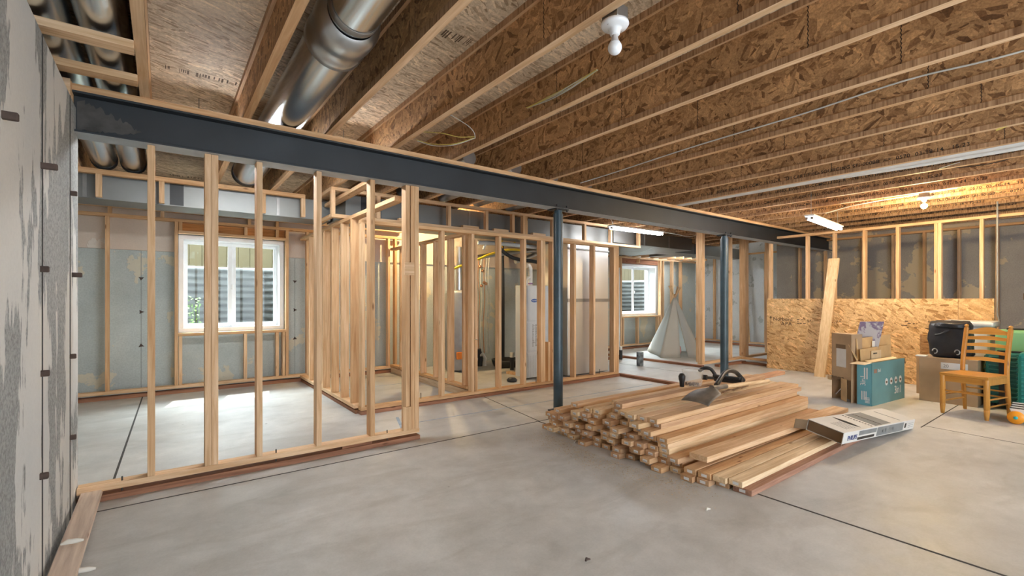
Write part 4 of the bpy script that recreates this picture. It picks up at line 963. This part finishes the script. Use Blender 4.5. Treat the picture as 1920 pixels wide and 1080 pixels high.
# black pull-up bar
pb = thing('pull_up_bar', 'black doorway pull-up bar with curved padded handles on the pile', 'exercise bar', (4.5, 2.75, top))
Z0 = top + .06
A_, B_ = at(1317, 707, Z=Z0), at(1392, 715, Z=Z0)
MB().tube([A_, A_.lerp(B_, .12)], [.026, .026], 16).build('end_grip', BLACKM, pb)
MB().tube([A_.lerp(B_, .12), A_.lerp(B_, .33)], .014, 14).build('inner_bar', plain('dull_bar', (.12, .12, .11), .4, .3), pb)
MB().tube([A_.lerp(B_, .32), A_.lerp(B_, .8), B_], [.026, .030, .032], 16).build('outer_bar', BLACKM, pb)
MB().bar(at(1338, 704, Z=Z0 + .03), at(1388, 710, Z=Z0 + .03), .05, .02).build('cross_plate', BLACKM, pb, bevel=.004)
def arcpts(pts, z):
    return [at(u, v, Y=pts[0][2]) for u, v, _ in pts]
def arch(seq, Y, r_, name):
    pts = [at(u, v, Y=Y + dy) for u, v, dy in seq]; P = []
    for i in range(len(pts) - 1):
        p0, p1, p2, p3 = pts[max(0, i - 1)], pts[i], pts[i + 1], pts[min(len(pts) - 1, i + 2)]
        for k in range(5):
            t = k / 5; P.append(.5 * ((2 * p1) + (p2 - p0) * t + (2 * p0 - 5 * p1 + 4 * p2 - p3) * t * t + (3 * p1 - p0 - 3 * p2 + p3) * t ** 3))
    P.append(pts[-1]); MB().tube(P, r_, 14).build(name, BLACKM, pb)
arch([(1311, 696, .12), (1318, 691, .1), (1326, 690, .06), (1334, 693, .03), (1341, 703, 0)], A_.lerp(B_, .3).y, .017, 'handle')
arch([(1343, 722, -.12), (1350, 711, -.1), (1357, 701, -.06), (1367, 695, -.03), (1378, 697, 0), (1386, 704, 0), (1394, 713, 0)], A_.lerp(B_, .75).y, .020, 'handle')
p = at(1281, 703, Z=top + .11)
MB().lathe((p.x - .02, p.y, top), [(.001, 0), (.02, .001), (.024, .05), (.03, .07), (.033, .10), (.02, .125), (.001, .13)], 14).build('end_grip', BLACKM, pb)
m = MB(); r = random.Random(9)
for (u, v) in ((1330, 737), (1345, 742), (1362, 735), (1380, 731), (1395, 727)):
    p = at(u, v, Z=top + .004); m.bar((p.x - .06, p.y, top + .006), (p.x + .08, p.y + .01, top + .012), .03, .008)
tag(m.build('bark_strips', wood('bark', 'x', (.40, .26, .16), (.20, .12, .07))), 'loose bark strips lying on the pile under the shovel handle', 'bark', kind='stuff')

# ------------------------------------------------------------------ white fixture carton
WBOX = plain('white_carton', (.66, .64, .60), .6, 0, .03, 4)
o0 = Vector((4.19, 1.36, .096)); ax = Vector((5.62, 1.25, .005)) - o0; ay = Vector((.05, .27, .045)); az = ax.cross(ay).normalized() * .092
cb = thing('light_fixture_carton', 'flat white printed light fixture carton resting on the right end of the pile', 'carton', (o0.x, o0.y, 0))
T = .004; exn, eyn, ezn = ax.normalized(), ay.normalized(), az.normalized()
m = MB(); m.obox(o0, ax, ay, ezn * T).obox(o0 + az - ezn * T, ax, ay, ezn * T).obox(o0 + ezn * T, ax, eyn * T, az - 2 * ezn * T).obox(o0 + ay - eyn * T + ezn * T, ax, eyn * T, az - 2 * ezn * T).obox(o0 + ax - exn * T + ezn * T + eyn * T, exn * T, ay - 2 * eyn * T, az - 2 * ezn * T)
m.build('carton_body', WBOX, cb)
MB().obox(o0 + ay + ezn * .005, -exn * .10 + eyn * .05, -ezn.cross(exn) * .003, az * .85).build('end_flap', CARD_X, cb)
MB().obox(o0 + ezn * .002, -exn * .05 - eyn * .02, eyn * .003, az * .9).build('end_flap', WBOX, cb)
MB().obox(o0 + exn * .006 + eyn * .006 + ezn * .006, exn * .004, ay * .95, az * .85).build('inner_liner', CARD_X, cb)
def on_side(a, b, c, d_, mat, nm):          # a..b along the length, c..d_ up the side
    MB().obox(o0 + ax * a + az * c - eyn * .0012, ax * (b - a), eyn * .001, az * (d_ - c)).build(nm, mat, cb)
def on_top(a, b, c, d_, mat, nm):
    MB().obox(o0 + az + ax * a + ay * c + ezn * .0002, ax * (b - a), ay * (d_ - c), ezn * .001).build(nm, mat, cb)
on_side(.19, .42, .50, .90, INK_G, 'printed_panel'); on_side(.18, .40, .10, .34, INK, 'printed_panel'); on_side(.43, .82, .08, .90, INK_G, 'printed_panel'); on_side(.84, .865, .3, .75, INK, 'printed_panel')
for k in range(3): on_side(.9, .98, .25 + .2 * k, .28 + .2 * k, INK_G, 'printed_line')
for k in range(4): on_side(.49 + k * .05, .52 + k * .05, .35, .65, PAPER, 'printed_icon')
text_mesh('printed_brand', 'PHILIPS', .052, plain('blue_print', (.06, .08, .22), .6), cb, o0 + ax * .055 + az * .25 - eyn * .0014, exn, ezn, 1.0, 0, .0012)
for k, (a, b) in enumerate(((.42, .50), (.52, .64))): on_top(a, b, .05, .93, INK_G, 'printed_panel')
on_top(.505, .515, .05, .93, INK, 'printed_line'); on_top(.80, .81, .1, .85, INK_G, 'printed_line')
for k in range(11): on_top(.375, .388, .06 + k * .08, .11 + k * .08, INK, 'printed_letter')
for k in range(5): on_top(.10 + k * .025, .104 + k * .025, .15, .6, INK_G, 'printed_line')
m = MB(); c0 = o0 + az + ax * .25 + ezn * .0015; pts = [c0 + ay * (.10 + .8 * i / 10) + ax * (.02 * math.sin(PI * i / 10)) for i in range(11)] + [c0 + ay * (.10 + .8 * i / 10) - ax * (.02 * math.sin(PI * i / 10)) for i in range(9, 0, -1)]
m.prism(pts, ezn * .0008); m.build('hand_hole', DARK, cb)

# ------------------------------------------------------------------ cardboard boxes at the right
tb = thing('cardboard_box', 'tall narrow brown cardboard box with a torn open bottom and white label', 'box', (6.65, 2.05, 0))
o0 = at(1564, 747, Z=0); x_ = at(1601, 757, Z=0) - o0; y_ = Vector((-x_.y, x_.x, 0)).normalized()
if y_.x < 0: y_ = -y_
o0 = o0 + Vector((.026, .034, 0)); D = .14; hb = .80; th = .004
n_ = x_.normalized(); z_ = Vector((0, 0, 1))
m = MB()
m.obox(o0 + z_ * .26, x_, y_ * th, z_ * (hb - .26)).obox(o0, n_ * th, y_ * D, z_ * hb).obox(o0 + x_ - n_ * th, n_ * th, y_ * D, z_ * hb).obox(o0 + y_ * (D - th), x_, y_ * th, z_ * hb).obox(o0 + z_ * (hb - th), x_, y_ * D, z_ * th)
m.build('box_body', CARD, tb)
MB().obox(o0 + x_ * .25 + z_ * .40 - y_ * .0015, x_ * .5, y_ * .001, z_ * .22).build('paper_label', PAPER, tb)
MB().obox(o0 + x_ * .22 + z_ * .62 - y_ * .0012, x_ * .5, y_ * .001, z_ * .05).build('tape', CARD_X, tb)
MB().obox(o0 + x_ * .50 + z_ * .01 - y_ * .002, x_ * .48 - y_ * .05, y_ * -.003, z_ * .26).build('torn_flap', CARD_D, tb)
m = MB(); r = random.Random(6); pts = [o0 - y_ * .003 + x_ * (i / 10 * .62) + z_ * (.25 + r.uniform(-.02, .02) - .01) for i in range(11)] + [o0 - y_ * .003 + x_ * ((10 - i) / 10 * .62) + z_ * (.27 + r.uniform(0, .012)) for i in range(11)]
m.prism(pts, y_ * .003); m.build('torn_edge', CARD_X, tb)
MB().obox(o0 - n_ * .05 + z_ * .22 - y_ * .02, n_ * .06, y_ * .02, z_ * .05).build('torn_scrap', CARD_D, tb, bevel=.01)
MB().tube([o0 + x_ * .1 + y_ * .03 + z_ * .05, o0 + x_ * .4 + y_ * .05 + z_ * .16, o0 + x_ * .55 + y_ * .02 + z_ * .03], .006, 6).build('packing_strap', PAPER, tb)
TEAL = plain('teal_print', (.12, .27, .28), .5, 0, .08, 3); TEALB = plain('bright_teal_print', (.13, .36, .42), .5, 0, .06, 3)
ob = thing('cardboard_box', 'teal printed open cardboard box marked 3in1', 'box', (6.6, 1.8, 0))
c0 = at(1635, 762, Z=0); cr = at(1696, 746, Z=0) - c0; cl = Vector((-cr.y, cr.x, 0)).normalized() * .15
if cl.y < 0: cl = -cl
h = .49
nl, nr = cl.normalized(), cr.normalized(); out_l = Vector((nl.y, -nl.x, 0)); out_l = out_l if out_l.dot(nr) < 0 else -out_l
out_r = Vector((nr.y, -nr.x, 0)); out_r = out_r if out_r.dot(nl) < 0 else -out_r
m = MB(); m.obox(c0, cl, nr * .004, z_ * h); m.build('box_side', TEALB, ob)
m = MB(); m.obox(c0 + nr * .0, cr, nl * .004, z_ * h); m.build('box_side', TEAL, ob)
m = MB(); m.obox(c0 + cl - nl * .004, cr, nl * .004, z_ * h).obox(c0 + cr - nr * .004, cl, nr * .004, z_ * h).obox(c0 + nl * .004 + nr * .004, cl * .97, cr * .97, z_ * .004); m.build('box_side', CARD_D, ob)
MB().obox(c0 + z_ * h, cl, out_l * .10 + z_ * -.02 + nl * .03, z_ * .004).build('flap', plain('pale_card', (.66, .55, .40), .8), ob)
MB().obox(c0 + cl + z_ * h, cr * .95 + nl * .03, nl * .09 + z_ * .19, -nl * .004).build('flap', CARD_D, ob)
MB().obox(c0 + cr + z_ * h, cl * .9, nr * .04 - z_ * .07, nr * .004).build('flap', CARD_X, ob)
MB().obox(c0 + cl * .15 + z_ * (h + .001), cr * .86, -nl * .0 + nl * .05 + z_ * .015, z_ * .004).build('flap', plain('pale_card', (.60, .46, .28), .8), ob)
text_mesh('printed_text', '3in1', .13, PAPER, ob, c0 + cr * .66 + z_ * .085 + out_r * .002, nr, z_, .9, 0, .001)
text_mesh('printed_text', '3in1', .055, PAPER, ob, c0 + cr * .16 + z_ * .375 + out_r * .002, nr, z_, .9)
text_mesh('printed_text', '3in1', .075, PAPER, ob, c0 + cl * .42 + z_ * .22 + out_l * .002, z_, -(-nl), .95)
BRN = plain('brown_icon', (.16, .09, .05), .7)
for k in range(4):
    cc = c0 + cr * (.42 + .145 * k) + z_ * .245 + out_r * .0015; m = MB(); ring = [cc + nr * (.037 * math.cos(a)) + z_ * (.042 * math.sin(a)) for a in [2 * PI * i / 20 for i in range(20)]]
    m.prism(ring, out_r * .001); m.build('printed_icon', PAPER, ob)
    MB().obox(cc - nr * .02 - z_ * .015 + out_r * .0012, nr * .04, z_ * .025, out_r * .001).build('printed_icon', BRN, ob)
MB().obox(c0 + cr * .05 + z_ * .37 + out_r * .001, cr * .09, z_ * .045, out_r * .001).build('printed_logo', plain('brown_logo', (.30, .16, .11), .6), ob)
m = MB()
for k in range(5): m.obox(c0 + cl * (.15 + 0 * k) + z_ * (.03 + .014 * k) + out_l * .001, cl * .3, z_ * .007, out_l * .001)
for k in range(4): m.obox(c0 + cl * (.35 + .1 * k) + z_ * .06 + out_l * .001, cl * .05, z_ * .10, out_l * .001)
m.build('printed_barcode', PAPER, ob)
m = MB()
for k in range(2): m.obox(c0 + cl * (.28 + .16 * k) + z_ * .30 + out_l * .001, cl * .08, z_ * .13, out_l * .001)
m.build('printed_letters', PAPER, ob)
# tall brown flap carton standing inside the teal box, and the purple-printed lid behind
fb = ob
b0 = c0 + cl * .80 + nr * .03
MB().obox(b0 + z_ * .44, cr * .93 + z_ * .02, nl * .004, z_ * .19 + nl * .01).build('front_panel', CARD_D, fb)
MB().obox(b0 + nl * .035 + z_ * .44, cr * 1.04 + z_ * .02, nl * .004, z_ * .31 + nl * .02 + nr * .02).build('rear_panel', CARD_D, fb)
MB().obox(b0 - nl * .006 + cr * .28 + z_ * .50, cr * .30, nl * .003, z_ * .10).build('handle_tab', plain('pale_card', (.62, .48, .30), .8), fb)
MB().obox(b0 - nl * .008 + cr * .34 + z_ * .56, cr * .11, nl * .002, z_ * .014).build('handle_slot', DARK, fb)
MB().obox(b0 + nl * .033 + cr * .42 + z_ * .64, cr * .13, nl * .001, z_ * .07).build('paper_label', PAPER, fb)
PUR = bpy.data.materials.new('purple_print'); PUR.use_nodes = True; t = PUR.node_tree
L(t, ramp(t, noise(t, mapped(t), 5.5, 4, .6, .4), [(.46, (.42, .38, .37)), (.50, (.16, .10, .17))]).outputs[0], t.nodes['Principled BSDF'].inputs['Base Color'])
q0 = at(1606, 650, X=6.85); q1 = at(1652, 650, X=6.95)
lid = MB().obox((6.80, 2.02, 0.35), (.18, -.20, 0), (-.003, -.003, 0), (.10, -.05, .66))
lid = MB().prism([at(1598, 664, X=6.80), at(1613, 603, X=6.86), at(1658, 603, X=6.98), at(1644, 664, X=6.92)], (.004, .004, 0))
lid.build('printed_lid', PUR, tb)
# big plain box, bag, tote, basket
bx = thing('cardboard_box', 'large plain brown cardboard box behind the chair carrying the black bag', 'box', (7.5, 1.33, 0))
MB().box(7.30, 7.72, 1.06, 1.565, .0, .525).build('box_body', CARD, bx, bevel=.003)
MB().box(7.2985, 7.2995, 1.14, 1.37, .40, .475).build('shipping_label', PAPER, bx)
text_mesh('printed_text', '20', .05, INK_G, bx, (7.298, 1.35, .42), (0, -1, 0), (0, 0, 1))
MB().obox((7.29, 1.50, .526), (.10, 0, 0), (0, .10, 0), (0, 0, .015)).build('plastic_wrap', plain('crumpled_plastic', (.70, .70, .68), .4), bx, bevel=.006)
bx2 = MB().box(7.80, 8.35, 1.0, 1.70, 0, .50); tag(bx2.build('cardboard_box', CARD), 'low brown box hidden behind the large plain box', 'box')
tt = thing('storage_tote', 'whitish plastic storage tote with rounded lid behind the black bag', 'storage tote', (8.05, 1.3, .5))
TOTE = plain('tote_plastic', (.62, .62, .60), .4, 0, .03)
MB().box(7.86, 8.3, 1.03, 1.47, .5005, .88).build('tote_body', TOTE, tt, bevel=.03); MB().box(7.83, 8.33, 1.0, 1.495, .8805, .945).build('lid', TOTE, tt, bevel=.025)
MB().box(7.826, 7.8295, 1.33, 1.42, .895, .92).build('latch', plain('blue_grey_latch', (.35, .45, .55), .4), tt)
WICK = wood('wicker', 'y', (.66, .44, .22), (.34, .19, .08))
bs = thing('wicker_basket', 'small woven wicker basket behind the left side of the black bag', 'basket', (7.98, 1.72, .5))
m = MB()
for k in range(14): m.tube([(7.98 + .10 * math.cos(a), 1.605 + .10 * math.sin(a) * .9, .512 + k * .018) for a in [2 * PI * i / 20 for i in range(20)]], .0095, 6, closed=True)
m.build('woven_side', WICK, bs); MB().cyl((7.98, 1.605, .5005), (7.98, 1.605, .51), .09, 16).build('basket_floor', WICK, bs)
BAG = plain('black_vinyl', (.020, .022, .028), .42, 0, .2, 6)
bg_ = thing('black_bag', 'black shiny bag with metal clips sitting on the large brown box', 'bag', (7.5, 1.33, .526))
def blob(c, rx, ry, rz, name, mat, parent, pw=2.6, seed=1, amp=.03, nseg=44, nr=16, zmin=None):
    r = random.Random(seed); ph = [r.uniform(0, 6) for _ in range(6)]; vs = []; fs = []
    for j in range(nr + 1):
        th_ = PI * j / nr
        for i in range(nseg):
            a = 2 * PI * i / nseg
            x, y_2, z = math.sin(th_) * math.cos(a), math.sin(th_) * math.sin(a), math.cos(th_)
            f = (abs(x) ** pw + abs(y_2) ** pw + abs(z) ** pw) ** (-1 / pw)
            f *= 1 + amp * (math.sin(5 * a + ph[0] + 3 * z) + math.sin(9 * z + ph[1] + 2 * a) * .7 + math.sin(13 * a + ph[2] - 7 * z) * .4)
            vs.append((c[0] + rx * x * f, c[1] + ry * y_2 * f, max(c[2] + rz * z * f, zmin if zmin is not None else -9)))
    for j in range(nr):
        for i in range(nseg): fs.append((j * nseg + i, (j + 1) * nseg + i, (j + 1) * nseg + (i + 1) % nseg, j * nseg + (i + 1) % nseg))
    m = MB(); m.add(vs, fs, 0, True); return m.build(name, mat, parent)
blob((7.50, 1.315, .735), (.15), .185, .212, 'bag_body', BAG, bg_, 6.5, 11, .045, zmin=.528)
blob((7.48, 1.30, .905), .165, .165, .055, 'bag_flap', BAG, bg_, 2.6, 5, .03)
for y in (1.43, 1.235): MB().tube([(7.335 + 0 * k, y + .022 * math.cos(k), .60 + .028 * math.sin(k)) for k in [i * .55 for i in range(10)]], .006, 8).build('metal_clip', GALV, bg_)
MB().tube([(7.335, 1.425, .79), (7.325, 1.38, .80), (7.335, 1.34, .83), (7.36, 1.28, .86)], .012, 8).build('strap', BAG, bg_)
# suitcases
SUT = plain('teal_shell', (.02, .23, .21), .38, 0, .06, 4); SUG = plain('light_green_shell', (.20, .42, .20), .4, 0, .05, 4); SUD = plain('dark_teal_shell', (.015, .14, .13), .4)
def suitcase(x0, x1, y0, y1, z0, z1, mat, label, ribs):
    s = thing('suitcase', label, 'suitcase', ((x0 + x1) / 2, (y0 + y1) / 2, 0)); MB().box(x0, x1, y0, y1, z0, z1).build('shell', mat, s, bevel=.03)
    m = MB()
    if ribs:
        for k in range(ribs): z = z0 + .05 + (z1 - z0 - .10) * k / (ribs - 1); m.tube([(x0 - .002, y0 + .03, z), (x0 - .002, y1 - .03, z)], .010, 8); m.tube([(x0 + .03, y1 + .002, z), (x1 - .03, y1 + .002, z)], .010, 8); m.tube([(x0 + .03, y0 - .002, z), (x1 - .03, y0 - .002, z)], .010, 8)
        m.build('ribs', mat, s)
    for x in (x0 + .05, x1 - .05):
        for y in (y0 + .05, y1 - .05): MB().cyl((x - .012, y, .026), (x + .012, y, .026), .025, 14).build('wheel', BLACKM, s)
    MB().box((x0 + x1) / 2 - .02, (x0 + x1) / 2 + .02, y0 + .08, y1 - .08, z1 + .0005, z1 + .02).build('handle', BLACKM, s, bevel=.006)
    return s
suitcase(7.12, 7.40, .30, .74, .05, .655, SUT, 'teal ribbed hard suitcase standing at the right edge behind the chair', 13)
sc = suitcase(7.42, 7.66, .62, 1.02, .05, .62, SUD, 'darker teal suitcase seen through the chair back', 11)
MB().box(7.405, 7.4195, .86, .91, .06, .63).build('luggage_strap', BLACKM, sc)
suitcase(7.72, 7.98, .35, .98, .05, .86, SUG, 'light green suitcase standing behind the teal ones', 0)
ub = thing('cardboard_box', 'brown open box on the light green suitcase, only its flap in the photo', 'box', (7.85, .5, .88))
MB().box(7.70, 8.00, .38, .655, .8805, 1.19).build('box_body', CARD, ub, bevel=.003)
MB().obox((7.70, .655, 1.188), (.30, 0, 0), (0, .085, .055), (0, .0, .004)).build('flap', CARD_X, ub)
MB().obox((7.70, .655, 1.19), (-.002, .10, .02), (0, .0, .07), (.004, 0, 0)).build('flap', CARD_X, ub)

# ------------------------------------------------------------------ the chair
CH = wood('honey_varnished_wood', 'z', (.62, .33, .085), (.50, .235, .045), .32)
CHY = wood('honey_varnished_slats', 'y', (.62, .33, .085), (.50, .235, .045), .32)
ch = thing('ladder_back_chair', 'honey coloured wooden ladder-back chair at the right', 'chair', (0, 0, 0))
wq, dq, sh_ = .40, .40, .43
for i, sy in enumerate((-1, 1)):
    y = sy * (wq / 2 - .022)
    MB().lathe((-dq / 2, y, 0), [(.001, 0), (.016, 0), (.021, .05), (.0235, .09), (.0235, .098), (.0215, .10), (.0215, .104), (.024, .107), (.024, .40), (.020, .415), (.001, .416)], 20).build('front_leg', CH, ch)
    pts = [(dq / 2 + .05, y, 0), (dq / 2 + .025, y, .22), (dq / 2, y, .43), (dq / 2 + .02, y, .62), (dq / 2 + .085, y, .90)]
    P = []
    for k in range(len(pts) - 1):
        p0, p1, p2, p3 = map(Vector, (pts[max(0, k - 1)], pts[k], pts[k + 1], pts[min(len(pts) - 1, k + 2)]))
        for j in range(6):
            t_ = j / 6; P.append(.5 * ((2 * p1) + (p2 - p0) * t_ + (2 * p0 - 5 * p1 + 4 * p2 - p3) * t_ * t_ + (3 * p1 - p0 - 3 * p2 + p3) * t_ ** 3))
    P.append(Vector(pts[-1])); ln = len(P)
    MB().tube(P, [.015 + .006 * min(1, k / 5) for k in range(ln)], 18).build('rear_leg', CH, ch)
    e = Vector(pts[-1]); MB().lathe(e, [(.012, -.002), (.012, .006), (.017, .012), (.019, .022), (.014, .034), (.001, .040)], 16).build('finial', CH, ch)
    MB().cyl((-dq / 2, y, .20), (dq / 2 + .03, y, .20), .009, 10).build('stretcher', CH, ch); MB().cyl((-dq / 2, y, .13), (dq / 2 + .035, y, .13), .009, 10).build('stretcher', CH, ch)
    MB().box(-dq / 2 + .01, dq / 2, y - .010, y + .010, .345, .405).build('apron', CH, ch)
MB().cyl((-dq / 2, -wq / 2 + .03, .245), (-dq / 2, wq / 2 - .03, .245), .010, 10).build('stretcher', CHY, ch)
MB().cyl((dq / 2 + .03, -wq / 2 + .03, .19), (dq / 2 + .03, wq / 2 - .03, .19), .009, 10).build('stretcher', CHY, ch)
MB().cyl((dq / 2 + .028, -wq / 2 + .03, .25), (dq / 2 + .028, wq / 2 - .03, .25), .009, 10).build('stretcher', CHY, ch)
MB().box(-dq / 2 - .008, -dq / 2 + .012, -wq / 2 + .03, wq / 2 - .03, .345, .405).build('apron', CHY, ch)
m = MB(); vs = []; nn = 14
for zz in (0, 1):
    for i in range(nn + 1):
        for j in range(nn + 1):
            gx = -dq / 2 - .022 + (dq + .03) * i / nn; gy = (-wq / 2 + .004 + (wq - .008) * j / nn) * (1 - .04 * (i / nn))
            dip = -.010 * math.sin(PI * j / nn) * math.sin(PI * min(1, i / nn + .1)); vs.append((gx, gy, (.408 if not zz else .432) + (dip if zz else 0)))
st = (nn + 1) ** 2; fs = []
for i in range(nn):
    for j in range(nn):
        a = i * (nn + 1) + j; fs.append((a, a + 1, a + nn + 2, a + nn + 1)); b = a + st; fs.append((b, b + nn + 1, b + nn + 2, b + 1))
for i in range(nn):
    for (a, b) in ((i, i + 1), (nn * (nn + 1) + i + 1, nn * (nn + 1) + i), ((i + 1) * (nn + 1), i * (nn + 1)), (i * (nn + 1) + nn, (i + 1) * (nn + 1) + nn)): fs.append((b, a, a + st, b + st))
m.add(vs, fs); m.build('seat', CHY, ch)
for k, (z, hh, crown) in enumerate(((.550, .032, .012), (.625, .032, .014), (.700, .032, .014), (.772, .032, .014), (.835, .035, .042))):
    tz = lambda zq: dq / 2 + (.02 * (zq - .43) / .19 if zq < .62 else .02 + .065 * (zq - .62) / .28)
    n2 = 16; fr = []; 
    for i in range(n2 + 1):
        g = i / n2; yv = -wq / 2 + .03 + (wq - .06) * g; zt = z + hh + crown * math.sin(PI * g) ** 1.6; zb = z + (crown * .35 * math.sin(PI * g) if k < 4 else 0); xb = tz(z) + .018 * math.sin(PI * g)
        fr.append((xb, yv, zb, zt))
    m = MB(); vs = []
    for (xb, yv, zb, zt) in fr: vs += [(xb - .006, yv, zb), (xb + .006, yv, zb), (xb + .006 + (zt - zb) * .2, yv, zt), (xb - .006 + (zt - zb) * .2, yv, zt)]
    fs = []
    for i in range(n2):
        for j in range(4): a = i * 4 + j; b = i * 4 + (j + 1) % 4; fs.append((a, b, b + 4, a + 4))
    fs += [(3, 2, 1, 0), (n2 * 4, n2 * 4 + 1, n2 * 4 + 2, n2 * 4 + 3)]
    m.add(vs, fs); m.build('back_slat', CHY, ch)
ch.location = (6.835, 1.02, 0); ch.rotation_euler = (0, 0, math.radians(-13.5))
# toy at the right edge
ty = thing('pull_toy', 'striped toy with orange wheels and teal hubs at the right photo edge', 'toy', (6.35, .62, 0))
p = at(1905, 795, Z=0); ORG = plain('orange_plastic', (.85, .33, .02), .35); TQ = plain('teal_hub', (.03, .45, .50), .35)
MB().lathe((p.x, p.y, .062), [(.001, -.02), (.055, -.02), (.062, -.012), (.062, .012), (.055, .02), (.001, .02)], 28, axis='x').build('wheel', ORG, ty)
MB().lathe((p.x - .021, p.y, .062), [(.001, -.008), (.014, -.006), (.016, .0)], 16, axis='x').build('hub', TQ, ty)
MB().lathe((p.x + .28, p.y - .14, .062), [(.001, -.02), (.055, -.02), (.062, -.012), (.062, .012), (.055, .02), (.001, .02)], 28, axis='x').build('wheel', ORG, ty)
for k in range(7): MB().obox((p.x + .03 + .03 * k, p.y - .10, .09 + .006 * k), (.028, 0, 0), (0, .13, 0), (0, .02, .05)).build('stripe', BLACKM if k % 2 else WHITEP, ty, bevel=.006)
MB().box(p.x + .0, p.x + .28, p.y - .17, p.y - .05, .05, .085).build('toy_body', plain('lime_plastic', (.25, .50, .08), .4), ty, bevel=.01)

#BODY
